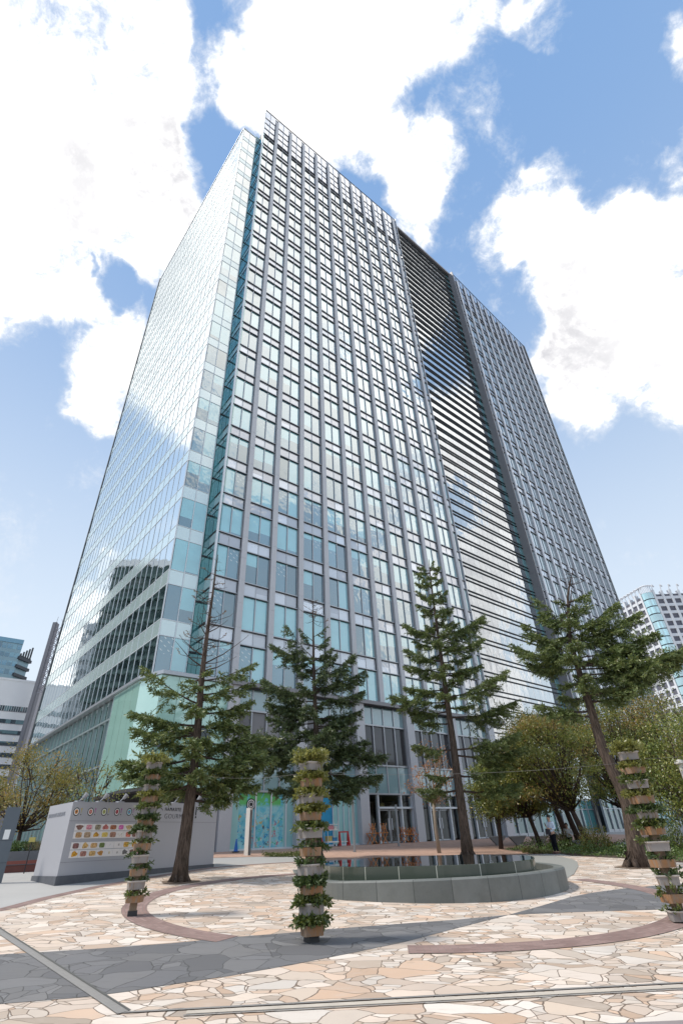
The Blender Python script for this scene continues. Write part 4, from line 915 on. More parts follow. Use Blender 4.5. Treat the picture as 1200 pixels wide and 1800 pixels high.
for i, ((x, y), H, R, ms, lb, sd, th) in enumerate(RT): broadleaf(gb(x, y), lb, H, R, ms, sd, 48, 330 if sd != 50 else 220, .135, th - (.0, .06, .04, .1, .12, .16, .06, .16, .05, .02)[i], flat=.5, lean=(.15, -.2, -.28, .12, -.1, .2, -.16, .1, .05, -.22)[i])
# ---- low planting
def shrub(base, label, R, H, mats, seed, n=1500, ls=.09, name='shrub', cat='shrub', group='shrubs in the right planting bed'):
    rnd.seed(seed); B = Vector(base); T = thing(name, base, label, cat, group); lf, st = MB(), MB()
    for i in range(14):
        a = rnd.uniform(0, 2 * PI); e = B + Vector((math.cos(a) * R * .7, math.sin(a) * R * .7, H * rnd.uniform(.5, .95))); st.tube([B, B.lerp(e, .5) + rv(.08), e], [.02, .012, .004], 4)
    for i in range(n):
        u = Vector((rnd.gauss(0, 1), rnd.gauss(0, 1), abs(rnd.gauss(0, 1)))).normalized() * rnd.uniform(.55, 1.04)
        k = .8 + .25 * math.sin(u.x * 7 + seed) * math.cos(u.y * 6)
        leaf(lf, B + Vector((u.x * R * k, u.y * R * k, u.z * H * k)), Vector((u.x, u.y, u.z + .3)) + rv(.8), ls * rnd.uniform(.7, 1.3), ls * .5, rnd.randrange(len(mats)))
    obj('stems', st, DBARK, T); obj('leaves', lf, mats, T); return T
shrub(gb(13.2, 33.6), 'rounded bush right of the standing man under the trees', 1.25, 1.45, [GREEN, AUTUMN], 61, 2600)
shrub(gb(16.2, 31.0), 'upright leafy bush close left of the leaning trunk', 1.0, 1.7, [GREEN, SHRUB], 62, 2200)
shrub(gb(12.1, 36.4), 'pale bush beside the seated person', .9, 1.3, [GREEN, OLIVE], 63, 1600)
shrub(gb(15.6, 26.6), 'low bush on the right of the leaning trunk', 1.1, .9, [SHRUB, DEEP], 64, 1800)
shrub(gb(17.2, 27.6), 'dark bush behind the lowest right planter boxes', 1.3, 1.2, [DEEP, SHRUB], 65, 2000)
shrub(gb(18.8, 30), 'tall dark bush at the right edge below the trees', 1.6, 2.2, [DEEP], 66, 2600)
def cover(name, poly, label_mat, n, h, seed, ls=.10):
    rnd.seed(seed); lf = MB(); xs = [p[0] for p in poly]; ys = [p[1] for p in poly]; c = 0
    def inside(x, y):
        r = False
        for (x0, y0), (x1, y1) in zip(poly, poly[1:] + poly[:1]):
            if (y0 > y) != (y1 > y) and x < (x1 - x0) * (y - y0) / (y1 - y0) + x0: r = not r
        return r
    while c < n:
        x, y = rnd.uniform(min(xs), max(xs)), rnd.uniform(min(ys), max(ys))
        if not inside(x, y): continue
        k = h * (.55 + .35 * math.sin(x * 2.1 + y) + .25 * math.sin(y * 2.7 - x * 1.3)); c += 1
        leaf(lf, Vector((x, y, gz(x, y) + rnd.uniform(.15, 1) * max(.08, k))), Vector((0, -.3, .5)) + rv(.9), ls * rnd.uniform(.7, 1.4), ls * .55)
    o = obj(name, lf, label_mat); props(o, kind='stuff'); return o
o = cover('ground_cover', [(8.9, 36.6), (9.4, 34.4), (10.9, 33.2), (10.9, 31.0), (12.4, 29.0), (13.2, 27.2), (14.0, 25.6), (17, 25.6), (22, 28), (22, 34), (14, 37)], SHRUB, 15000, .55, 71); props(o, 'low green ground cover filling the bed under the right trees', 'ground cover')
o = cover('grass_patch', [(9.0, 33.6), (10.4, 33.0), (10.6, 32.6), (9.2, 32.5)], leaf_mat('grass_tuft', [(0, (.14, .15, .04)), (1, (.26, .25, .09))]), 1400, .22, 72); props(o, 'yellowish grass patch in front of the right planting bed', 'grass')
o = cover('weed_patch', [(-5.2, 32.6), (-2.6, 32.2), (-1.9, 33.0), (-4.6, 33.4)], leaf_mat('weed_leaf', [(0, (.10, .13, .03)), (1, (.20, .22, .07))]), 2200, .30, 73, .09); props(o, 'low weedy bed on the terrace left of the middle planter tower', 'ground cover')
mb = MB(); rnd.seed(5); so_ = [(8.7, 36.8), (9.3, 34.3), (10.8, 33.1), (10.8, 30.9), (12.3, 28.9), (13.1, 27.1), (13.9, 25.4), (17, 25.3), (24, 27), (24, 37), (14, 38)]
sheet('planting_soil', so_, .02, simple('soil', (.10, .07, .05), .95, 0, .3, 9))

SOILP = simple('tree_pit_soil', (.20, .145, .105), .95, 0, .4, 7)
for (x, y), r in (((-5.92, 20.36), .62), ((10.74, 23.98), .75)):
    sheet('tree_pit_soil', [(x + r * (1 + .14 * math.sin(3 * t + x)) * math.cos(t), y + r * (1 + .12 * math.cos(2 * t + y)) * math.sin(t)) for t in [2 * PI * k / 28 for k in range(28)]], .020, SOILP)

# ------------------------------------------------------------------ stacked planter towers on the brick ring
m = new_mat('weathered_box'); n1 = NOISE(MAPV(POSV(), (5, 5, 1.2)), 2.5, 6, .65); n2 = NOISE(POSV(), 14, 4, .6)
c = MIXC(SMOOTH(n1.outputs['Fac'], .36, .60), (.26, .20, .155), (.32, .16, .065)); c = MIXC(M('MULTIPLY', n2.outputs['Fac'], .4), c, (.20, .16, .13)); out(BSDF(c, .85, 0, .3)); RUSTB = m
m = new_mat('grey_box'); n1 = NOISE(MAPV(POSV(), (6, 6, 1.0)), 2.0, 6, .65)
c = MIXC(SMOOTH(n1.outputs['Fac'], .5, .72), (.27, .25, .24), (.22, .15, .10)); out(BSDF(c, .8, 0, .3)); GREYBX = m
RIM = simple('box_rim', (.42, .39, .36), .7, 0, .12, 12)
POST = simple('planter_post', (.22, .16, .11), .85, 0, .35, 10)
SOIL = simple('potting_soil', (.05, .04, .03), .95)
FOOT = simple('post_foot', (.03, .03, .032), .6)
def chamfer(c, s, z, rot, k=.3, w=1.0):
    h = s / 2; q = h * (1 - k * .6); pts = [(h, -q), (h, q), (q, h), (-q, h), (-h, q), (-h, -q), (-q, -h), (q, -h)]
    cs, sn = math.cos(rot), math.sin(rot); return [(c[0] + (x * cs - y * sn), c[1] + (x * sn + y * cs), z) for x, y in pts]
def planter_tower(x, y, n, z0, dz, label, seed, bare_low, size=.47, yellow_top=2, rot0=.0, tip=0.0, empty=()):
    rnd.seed(seed); g = gz(x, y); T = thing('planter_tower', (x, y, g), label, 'planter', 'stacked planter towers on the brick ring')
    top = z0 + dz * (n - 1)
    p = MB(); p.rbox((x, y), .15, .15, g - .02, g + top + .12, rot0 + .3); obj('post', p, POST, T)
    p = MB(); p.rbox((x, y), .19, .19, g - .01, g + .10, rot0 + .3); obj('post_foot', p, FOOT, T)
    for i in range(n):
        z = g + z0 + dz * i; rimmed = (i + n) % 2 == 1; rot = rot0 + (PI / 4 if i % 2 else 0.0) * .55 + rnd.uniform(-.06, .06)
        s = size * rnd.uniform(.96, 1.05); h = .132 + rnd.uniform(-.01, .012); cx, cy = x + rnd.uniform(-.012, .012), y + rnd.uniform(-.012, .012)
        b = MB(); lo = chamfer((cx, cy), s * .94, z - h / 2, rot); hi = chamfer((cx, cy), s, z + h / 2, rot); inn = chamfer((cx, cy), s * .92, z + h / 2, rot); ins = chamfer((cx, cy), s * .9, z + h / 2 - .03, rot)
        for k in range(8):
            j = (k + 1) % 8; b.face([lo[k], lo[j], hi[j], hi[k]]); b.face([hi[k], hi[j], inn[j], inn[k]]); b.face([inn[k], inn[j], ins[j], ins[k]])
        b.face(list(reversed(lo))); b.face(ins, 1)
        bo = obj('planter_box', b, [GREYBX if rimmed else RUSTB, SOIL], T)
        if rimmed:
            r = MB(); a0 = chamfer((cx, cy), s * 1.00, z + h / 2 - .012, rot); a1 = chamfer((cx, cy), s * 1.09, z + h / 2 + .004, rot); a2 = chamfer((cx, cy), s * 1.09, z + h / 2 + .022, rot); a3 = chamfer((cx, cy), s * .92, z + h / 2 + .022, rot)
            for k in range(8):
                j = (k + 1) % 8
                for q0, q1 in ((a0, a1), (a1, a2), (a2, a3)): r.face([q0[k], q0[j], q1[j], q1[k]])
            obj('rim', r, RIM, bo)
        # drooping fern-like plants growing round the edge
        dn = 1.0
        if i < bare_low: dn = .16
        if i in empty: dn = .25
        if rnd.random() < .2: dn *= .7
        f = MB(); topmost = i == n - 1; lush = dz * (1.0 if not topmost else .75)
        for q in range(int((150 if topmost else 70) * dn)):
            a = rnd.uniform(0, 2 * PI); r_ = s * rnd.uniform(.22, .56); base = Vector((cx + math.cos(a) * r_, cy + math.sin(a) * r_, z + h / 2))
            o_ = Vector((math.cos(a), math.sin(a), 0)); ln = rnd.uniform(.10, .20) * (1.5 if topmost else 1); upk = rnd.uniform(.35, 1.1) * (2.0 if topmost else 1)
            pts = [base]; d = (o_ * rnd.uniform(.3, 1.0) + Vector((0, 0, upk)) + rv(.35)).normalized(); cur = base; mi = 0
            for st in range(5):
                cur = cur + d * ln / 5; d = (d + Vector((0, 0, -.20)) + o_ * .05 + rv(.12)).normalized(); pts.append(cur)
            for a_, b_ in zip(pts[:-1], pts[1:]):
                for s_ in range(3):
                    c_ = a_.lerp(b_, rnd.random()); c_.z = max(c_.z, z + h / 2 - rnd.choice((0, .01, .02, .06))); leaf(f, c_, (b_ - a_).normalized() * .6 + rv(.8), rnd.uniform(.05, .10), rnd.uniform(.024, .045), mi)
        for q in range(int(280 * dn)):
            a = rnd.uniform(0, 2 * PI); r_ = s * .5 * math.sqrt(rnd.random()) * 1.06
            leaf(f, Vector((cx + math.cos(a) * r_, cy + math.sin(a) * r_, z + h / 2 + rnd.uniform(0, max(.03, lush * .42)))), Vector((math.cos(a), math.sin(a), rnd.uniform(-.4, 1))) + rv(.5), rnd.uniform(.05, .10), rnd.uniform(.025, .05), 0)
        mt = FERNY if i >= n - yellow_top or (yellow_top and i == n - 4) else (FERN if rnd.random() < .5 else FERND)  # upper tiers yellower: sunlight put into the frond colour
        if f.f: obj('plants', f, mt, bo)
    return T, g + top
P_MID, P_LEFT, P_RIGHT = (-.83, 10.83), (-4.9, 13.62), (6.06, 12.32)
planter_tower(*P_MID, 10, .165, .271, 'planter tower nearest the camera, with ten stacked boxes, on the grey stone strip', 101, 0, .355, 3, .30, empty=(3, 4))
planter_tower(*P_LEFT, 12, .30, .235, 'planter tower before the grey menu sign, its lowest boxes almost bare', 102, 5, .325, 1, .1)
planter_tower(*P_RIGHT, 11, .10, .274, 'planter tower cut by the right edge of the photo, before the leaning conifer', 103, 5, .39, 2, -.35)
# ------------------------------------------------------------------ menu sign
SGREY = simple('sign_grey_panel', (.40, .40, .43), .45, 0, .035, .8, .4); SPLIN = simple('sign_plinth', (.10, .105, .12), .6, 0, .3, 5)
SC, SR, SL2 = Vector((-9.73, 19.72)), Vector((-6.3, 26.44)), Vector((-11.41, 21.41))
dS = (SR - SC).normalized(); azS = math.atan2(dS.x, dS.y); FS = frame(SC.x, SC.y, azS)[1](dS.y, -dS.x); LS = (SR - SC).length
d2 = (SL2 - SC).normalized(); FS2 = frame(SC.x, SC.y, math.atan2(d2.x, d2.y))[1](-d2.y, d2.x); LS2 = (SL2 - SC).length
zb = lambda x, y: gz(x, y)
SG = thing('menu_sign', (SC.x, SC.y, gz(SC.x, SC.y)), 'big grey block sign with food pictures and round plate symbols', 'sign')
q4 = [SC, SR, SR + d2 * LS2, SC + d2 * LS2]
mb = MB(); TOPZ = (3.32, 3.50, 3.52, 3.34)
ins = lambda k: [(p.x, p.y) for p in q4]
mb.hexa([(p.x, p.y, 1.22) for p in q4] + [(p.x, p.y, z) for p, z in zip(q4, TOPZ)])
obj('sign_body', mb, SGREY, SG)
mb = MB(); e = .04
q5 = [SC - dS * e - d2 * e, SR + dS * e - d2 * e, SR + dS * e + d2 * (LS2 + e), SC - dS * e + d2 * (LS2 + e)]
mb.hexa([(p.x, p.y, gz(p.x, p.y) - .15) for p in q5] + [(p.x, p.y, 1.23) for p in q5]); obj('plinth', mb, SPLIN, SG)
mb = MB(); mb.fbox(FS, 0, LS, 2.755, 2.765, -.01, .006); mb.fbox(FS, 0, 4.0, 1.585, 1.595, -.01, .006); obj('seam', mb, simple('seam_dark', (.2, .2, .22), .6), SG)
TILE = simple('menu_tile', (.78, .74, .72), .4, 0, .03, 3)
foods = [(.20, .10, .08), (.62, .25, .30), (.28, .24, .16), (.45, .14, .12), (.36, .13, .06), (.66, .16, .42), (.55, .40, .2), (.42, .25, .12), (.40, .28, .18), (.60, .30, .03), (.66, .45, .10), (.35, .18, .12), (.74, .68, .62), (.70, .18, .12), (.22, .10, .09), (.60, .36, .12), (.58, .34, .14), (.14, .19, .05), (.66, .64, .62), (.5, .46, .44), (.62, .34, .05), (.58, .28, .02), (.40, .18, .14), (.56, .34, .12), (.55, .26, .06), (.66, .55, .35), (.5, .46, .44), (.16, .15, .15)]
fm = []
for i, cfood in enumerate(foods): 
    m = new_mat('food_print_%s' % 'abcdefghijklmnopqrstuvwxyzAB'[i]); n1 = NOISE(POSV(), 16, 4, .65)
    cc = RAMP(n1.outputs['Fac'], [(.35, tuple(x * .55 for x in cfood)), (.5, cfood), (.68, tuple(min(.85, x * 1.5 + .04) for x in cfood))]); out(BSDF(cc, .4, 0, .4)); fm.append(m)
random.seed(8)
for r, (z0, z1) in enumerate(((2.475, 2.675), (2.245, 2.455), (1.935, 2.14), (1.70, 1.915))):
    for k in range(9):
        x0 = .27 + .355 * k; b = MB(); b.fbox(FS, x0, x0 + .345, z0, z1, .002, .014)
        t = obj('menu_tile', b, TILE, SG)
        cx, cz = x0 + .19 + random.uniform(-.02, .03), (z0 + z1) / 2; kk = (r * 7 + k) % 28
        rx, rz = random.uniform(.11, .145), random.uniform(.068, .085)
        if kk in (18, 19, 25, 26): rx, rz = .035, .035
        rx = min(rx, .135)
        b = MB(); pts = []
        for q in range(18):
            tt = 2 * PI * q / 18; w_ = 1 + .16 * math.sin(3 * tt + kk) + .08 * math.sin(5 * tt); cq, sq = math.cos(tt), math.sin(tt); ex_ = .45 if kk % 3 else 1.0; pts.append((cx + rx * (w_ if ex_ == 1 else 1) * math.copysign(abs(cq) ** ex_, cq), cz + rz * (w_ if ex_ == 1 else 1) * math.copysign(abs(sq) ** ex_, sq)))
        n_ = len(pts); i0 = len(b.v); b.mesh([FS(a, z, .014) for a, z in pts] + [FS(a, z, .019) for a, z in pts], [(q, (q + 1) % n_, n_ + (q + 1) % n_, n_ + q) for q in range(n_)] + [tuple(range(n_, 2 * n_))])
        obj('food_picture', b, fm[kk], t)
INK = simple('ink_black', (.015, .016, .02), .4)
PLC = [((.62, .26, .06), (.50, .40, .10)), ((.55, .18, .10), (.45, .12, .35)), ((.42, .47, .14), (.50, .45, .08)), ((.36, .03, .08), (.33, .05, .30)), ((.05, .36, .56), (.35, .12, .35))]
for i, (cA, cB) in enumerate(PLC):
    s = .18 + .573 * i; z = 3.03 + .01 * i; cm = simple('plate_colour_' + 'abcde'[i], cA, .4, 0, .1, 20); fk = simple('fork_colour_' + 'abcde'[i], cB, .4, 0, .05)
    p0 = disc(FS, s + .02, z, .006, .125, INK, SG, 'plate_symbol', .098)
    disc(FS, s + .02, z, .006, .098, WHITEP if i != 4 else simple('pale_cyan', (.55, .68, .72), .4), p0, 'plate_ring', .068); disc(FS, s + .02, z, .006, .068, cm, p0, 'plate_centre', .03); disc(FS, s + .02, z, .008, .03, fm[i], p0, 'plate_dot')
    b = MB(); b.fbox(FS, s + .205, s + .222, z - .03, z + .10, .003, .008); obj('fork_symbol', b, fk, p0)
    disc(FS, s + .213, z - .085, .007, .018, INK, p0, 'plate_mark')
    disc(FS, s + .213, z + .09, .0085, .026, fk, p0, 'fork_head')
for body_, size, u, z, sp, ex in (('HAMASITE', .17, 4.30, 3.15, 1.22, .004), ('GOURMET', .25, 4.32, 2.88, 1.22, .003)):
    t, wd = text_mesh(body_, size, ex, FS, u, z, .008, sp, -.006 if body_ == 'GOURMET' else 0); obj('lettering', t, INK, SG)
obj('lettering', arc(FS, 4.02, 3.05, .004, .185, .205, .6, 5.6, 30, .006), INK, SG)
b = MB(); b.fbox(FS, 6.11, 6.17, 3.02, 3.33, .003, .012); obj('lettering', b, INK, SG); disc(FS, 6.14, 2.95, .012, .042, INK, SG, 'lettering')
def F2r(u, z, o=0.0): return FS2(2.33 - u, z, o)
t, wd = text_mesh('SHIODOME BUILDING', .175, .004, F2r, .06, 2.945, .008, 1.0); obj('lettering', t, simple('side_lettering', (.27, .28, .31), .5), SG)
LAMPM = simple('floodlight_grey', (.40, .40, .42), .5, .4)
for i, s in enumerate((.42, 1.30, 2.2, 5.05, 6.3)):
    zt_ = 3.32 + .18 * s / LS; c = FS(s, zt_, -.25)
    L_ = thing('floodlight', (c[0], c[1], zt_), ['first floodlight from the left on top of the menu sign', 'second floodlight from the left on top of the menu sign', 'middle floodlight on top of the menu sign, left of the planter', 'floodlight on the menu sign just left of the conifer trunk', 'floodlight on the menu sign right of the conifer trunk'][i], 'floodlight', 'floodlights along the top of the menu sign')
    b = MB(); b.fbox(FS, s - .14, s + .14, zt_ - .005, zt_ + .05, -.33, -.17); obj('base', b, LAMPM, L_)
    b = MB(); b.tube([FS(s, zt_ + .05, -.25), FS(s + .05, zt_ + .12, -.22), FS(s + .12, zt_ + .2, -.16)], .022, 6); obj('arm', b, LAMPM, L_)
    b = MB(); b.tube([FS(s + .09, zt_ + .14, -.2), FS(s + .15, zt_ + .27, -.1)], [.05, .085], 10); obj('lamp_head', b, simple('flood_head', (.33, .33, .34), .5, .3), L_)
# ------------------------------------------------------------------ dark slab post and bench at the left edge
SLAB = simple('slab_blue_grey', (.105, .125, .145), .5, .1, .08, 3)
T = thing('information_slab', (-12.1, 20.75, gz(-12.1, 20.75)), 'dark blue grey slab post with a white notice at the left edge', 'post')
mb = MB(); mb.rbox((-12.28, 20.62), .46, .16, gz(-12.1, 20.75) - .02, 3.30, .53); obj('slab', mb, SLAB, T)
FSL = frame(-12.28 + .16 * .5 * math.sin(.53), 20.62 - .16 * .5 * math.cos(.53), PI / 2 - .53)[1](math.sin(.53), -math.cos(.53))
mb = MB(); mb.fbox(FSL, -.10, .08, 2.33, 2.62, .002, .012); obj('notice', mb, WHITEP, T)
for z in (1.65, 2.3):
    mb = MB(); mb.fbox(FSL, -.23, .23, z, z + .008, .001, .004); obj('seam', mb, INK, T)
RBR = simple('red_brown_timber', (.20, .055, .04), .5, 0, .2, 5)
T = thing('bench', (-14.0, 25.2, gz(-14.0, 25.2)), 'long low red brown timber bench at the left edge', 'bench')
bx0, by0 = -15.6, 24.1
dd = Vector((2.9, 1.6)).normalized()
FBn = frame(-16.0, 23.6, math.atan2(dd.x, dd.y))[1](dd.y, -dd.x)
gB = 1.22
mb = MB(); mb.fbox(FBn, 0, 4.6, gB + .34, gB + .46, -.5, .1); obj('seat', mb, RBR, T)
mb = MB(); mb.fbox(FBn, 0, 4.6, gB - .1, gB + .31, -.45, .02); obj('front_board', mb, simple('bench_base', (.14, .045, .035), .6, 0, .2, 5), T)
T = thing('raised_bed', (-15.0, 26.0, gz(-15.0, 26.0)), 'grey stone raised bed with dry ornamental grass behind the bench', 'planter')
FBd = frame(-16.4, 24.9, math.atan2(dd.x, dd.y))[1](dd.y, -dd.x)
mb = MB(); mb.fbox(FBd, 0, 4.8, 1.2, 2.02, -1.5, 0); obj('bed_wall', mb, simple('bed_stone', (.15, .155, .165), .6, 0, .2, 4), T)
mb = MB(); rnd.seed(77)
for i in range(1500):
    u, o_ = rnd.uniform(2.2, 4.7), rnd.uniform(-1.3, -.1); p = Vector(FBd(u, 2.0, o_)); leaf(mb, p, Vector((rnd.uniform(-.5, .5), rnd.uniform(-.5, .5), 1)), rnd.uniform(.2, .5), .03)
obj('ornamental_grass', mb, REED, T)
mb = MB()
for i in range(1600):
    u, o_ = rnd.uniform(.1, 2.6), rnd.uniform(-1.4, -.05); p = Vector(FBd(u, 2.0, o_)); leaf(mb, p + Vector((0, 0, rnd.uniform(0, .35))), rv() + Vector((0, 0, .5)), rnd.uniform(.08, .16), .06)
obj('low_plants', mb, SHRUB, T)
T = thing('yellow_box', (-13.25, 24.55, 1.68), 'small yellow box lamp by the thin tree behind the slab post', 'lamp')
mb = MB(); mb.rbox((-13.3, 24.2), .22, .2, 2.30, 2.46, .4); obj('lamp_head', mb, simple('lamp_yellow', (.5, .42, .12), .5), T); mb = MB(); mb.tube([(-13.3, 24.2, 1.1), (-13.3, 24.2, 2.3)], .02, 6); obj('stem', mb, INK, T)
# ------------------------------------------------------------------ street furniture on the terrace
STEEL = simple('post_steel', (.33, .35, .37), .4, .6, .06)
PALEP = simple('pale_post', (.62, .60, .56), .5, 0, .06)
x, y = -6.22, 34.05; g = gz(x, y)
T = thing('bollard_light', (x, y, g), 'tall slim light bollard with dark front before the mural', 'bollard')
mb = MB(); mb.rbox((x, y), .30, .22, g - .02, g + 2.32, -.55); obj('housing', mb, PALEP, T)
FBo = frame(x + .11 * math.sin(-.55) * -1 + .06, y - .12, PI / 2 + .55)[1](-math.sin(.55), -math.cos(.55))
mb = MB(); mb.fbox(FBo, -.11, .13, g + .02, g + 1.2, .0, .03); obj('dark_panel', mb, simple('bollard_dark', (.06, .07, .08), .35), T)
mb = MB()
for q in range(3): mb.fbox(FBo, -.10 + .08 * q, -.055 + .08 * q, g + 1.2, g + 2.2, .0, .03)
obj('grille', mb, simple('grille_brown', (.10, .08, .08), .4), T)
x, y = -7.37, 36.5; g = 1.56
T = thing('traffic_cone', (x, y, g), 'blue traffic cone standing left of the light bollard', 'cone')
mb = MB(); mb.lathe((x, y, g), [(.17, .04), (.13, .06), (.035, .66), (.03, .68)], 14); obj('cone', mb, simple('cone_blue', (.02, .14, .50), .5), T)
mb = MB(); mb.rbox((x, y), .42, .42, g - .01, g + .045, .3); obj('base', mb, simple('cone_base', (.03, .03, .035), .7), T)
for (x, y), h, lb in (((-.17, 36.2), 2.85, 'thin grey steel pole between mural and first entrance'), ((2.96, 42.6), 2.55, 'thin grey steel pole in front of the entrance doors')):
    g = gz(x, y); T = thing('steel_pole', (x, y, g), lb, 'pole', 'steel poles before the entrances'); mb = MB(); mb.tube([(x, y, g), (x, y, g + h)], .075, 10); obj('shaft', mb, STEEL, T); mb = MB(); mb.lathe((x, y, g), [(.12, 0), (.12, .03)], 12); obj('base_plate', mb, STEEL, T)
for (x, y), h, lb, r in (((16.2, 39.6), 3.6, 'leaning looking grey lamp post among the right trees', .085), ((16.75, 29.0), 3.9, 'pale thick post behind the right planter tower', .13), ((20.3, 30.0), 3.7, 'white curved lamp pole at the right edge', .05)):
    g = gz(x, y); T = thing('lamp_post', (x, y, g), lb, 'lamp post', 'lamp posts in the right planting bed'); mb = MB(); mb.tube([(x, y, g - .05), (x, y, g + h)], [r, r * .8], 10); obj('shaft', mb, PALEP if 'white' in lb or 'pale' in lb else STEEL, T)
    mb = MB(); mb.lathe((x, y, g + h), [(r, 0), (r * 1.8, .06), (r * 1.6, .2), (.02, .26)], 12); obj('lamp_head', mb, PALEP, T)
# red barricade, cart of goods
RED = simple('barrier_red', (.55, .03, .03), .5); 
def barrier(u, o_, lb):
    c = FA(u, FL, o_); T = thing('barrier', c, lb, 'barrier', 'red plastic barriers beside the mural'); b = MB()
    for q in (-.42, .42): b.tube([FA(u + q, FL, o_ - .12), FA(u + q * .92, FL + .85, o_)], [.075, .05], 8); b.tube([FA(u + q, FL, o_ + .14), FA(u + q * .92, FL + .85, o_)], [.075, .05], 8)
    obj('feet', b, RED, T); b = MB(); b.fbox(FA, u - .45, u + .45, FL + .80, FL + .88, o_ - .035, o_ + .035); obj('top_rail', b, RED, T); b = MB(); b.fbox(FA, u - .4, u + .4, FL + .22, FL + .28, o_ - .03, o_ + .03); obj('lower_rail', b, WHITEP, T)
barrier(11.9, 1.0, 'red barrier standing right of the cart of goods'); barrier(9.3, 1.2, 'red barrier half hidden by the middle planter tower')
c = FA(10.9, FL, 1.0); T = thing('hand_cart', c, 'small white cart loaded with goods beside the red barrier', 'cart')
b = MB(); b.fbox(FA, 10.3, 11.3, FL + .22, FL + .30, .7, 1.2); b.fbox(FA, 10.32, 11.28, FL + .95, FL + 1.0, .72, 1.18); b.fbox(FA, 10.32, 11.28, FL + 1.30, FL + 1.34, .72, 1.18)
for u in (10.34, 11.26):
    for o_ in (.74, 1.16): b.tube([FA(u, FL + .12, o_), FA(u, FL + 1.5, o_)], .018, 6)
obj('frame', b, WHITEP, T)
b = MB()
for u in (10.36, 11.24):
    for o_ in (.76, 1.14): b.tube([FA(u - .02, FL + .06, o_), FA(u + .02, FL + .06, o_)], .06, 10)
obj('wheels', b, INK, T)
for i, (u0, u1, z0, z1, cl) in enumerate(((10.4, 10.75, .30, .62, (.5, .40, .14)), (10.8, 11.2, .30, .52, (.05, .22, .42)), (10.42, 10.9, 1.0, 1.26, (.62, .25, .28)), (10.95, 11.22, 1.0, 1.2, (.7, .68, .64)))):
    b = MB(); b.fbox(FA, u0, u1, FL + z0, FL + z1, .76, 1.12); b.fbox(FA, u0 - .01, u1 + .01, FL + z1 - .05, FL + z1, .75, 1.13)
    o = obj('goods_box', b, simple('goods_' + 'abcd'[i], cl, .6, 0, .2, 9), None, loc=FA(u0, FL + z0, .9)); props(o, ['ochre box on the lower deck of the white cart', 'dark blue box on the lower deck of the white cart', 'pink box on the middle deck of the white cart', 'off white box on the middle deck of the white cart'][i], 'box', 'boxes on the cart')
# orange folding chairs and tables stacked at the doors
ORW = simple('orange_wood', (.56, .20, .04), .5, 0, .15, 6)
def folding_table(u, o_, lb, wd=1.7, h=.72):
    c = FA(u, FL, o_); T = thing('folding_table', c, lb, 'table', 'orange wooden tables by the entrance'); b = MB(); b.fbox(FA, u - wd / 2, u + wd / 2, FL + h - .04, FL + h, o_ - .35, o_ + .35); obj('table_top', b, ORW, T)
    for q in (-1, 1):
        for s in (-1, 1):
            b = MB(); b.tube([FA(u + q * wd * .33 - s * .28, FL, o_ + .25), FA(u + q * wd * .33 + s * .28, FL + h - .04, o_ + .25)], .03, 5); b.tube([FA(u + q * wd * .33 - s * .28, FL, o_ - .25), FA(u + q * wd * .33 + s * .28, FL + h - .04, o_ - .25)], .03, 5); obj('leg', b, ORW, T)
def folding_chair(u, o_, z, lb, h=.62):
    c = FA(u, z, o_); T = thing('folding_chair', c, lb, 'chair', 'orange folding chairs put up on the tables')
    for s in (-1, 1):
        b = MB(); b.tube([FA(u - s * .20, z, o_ + .14), FA(u + s * .2, z + h, o_ + .14)], .026, 5); b.tube([FA(u - s * .2, z, o_ - .14), FA(u + s * .2, z + h, o_ - .14)], .026, 5); obj('leg_frame', b, ORW, T)
    b = MB(); b.fbox(FA, u - .17, u + .17, z + h * .45, z + h * .5, o_ - .15, o_ + .15); obj('seat', b, ORW, T)
folding_table(15.4, .75, 'orange folding table left of the entrance doors, with two chairs on top'); folding_table(18.75, .75, 'orange folding table right of the entrance pole, crowded with chairs', 1.7, .55)
folding_chair(14.95, .75, FL + .72, 'orange chair upturned at the left end of the left table'); folding_chair(16.1, .75, FL + .72, 'orange chair upturned at the right end of the left table')
folding_chair(18.15, .75, FL + .55, 'orange chair at the left end of the right table', .5); folding_chair(18.75, .75, FL + .55, 'orange chair in the middle of the right table', .4); folding_chair(19.3, .75, FL + .55, 'orange chair at the right end of the right table', .48)
# V-shaped planters right of the entrances
VST = simple('bench_concrete', (.36, .36, .37), .7, 0, .12, 3)
for i, (x, y, lb) in enumerate(((9.9, 42.4, 'grey wedge shaped stone seat farther left before the doors'), (11.2, 42.0, 'grey wedge shaped stone seat right of its twin'), (12.5, 41.4, 'grey wedge shaped stone seat nearest the trees'))):
    g = gz(x, y); T = thing('wedge_seat', (x, y, g), lb, 'seat', 'wedge shaped stone seats'); b = MB()
    b.hexa([(x - .12, y - .2, g), (x + .12, y - .2, g), (x + .12, y + .2, g), (x - .12, y + .2, g), (x - .55, y - .3, g + .5), (x + .55, y - .3, g + .5), (x + .55, y + .3, g + .5), (x - .55, y + .3, g + .5)]); obj('seat_block', b, VST, T)
    b = MB(); b.box(x - .57, x + .57, y - .32, y + .32, g + .503, g + .56); obj('seat_slab', b, simple('slab_top', (.45, .45, .45), .6), T)
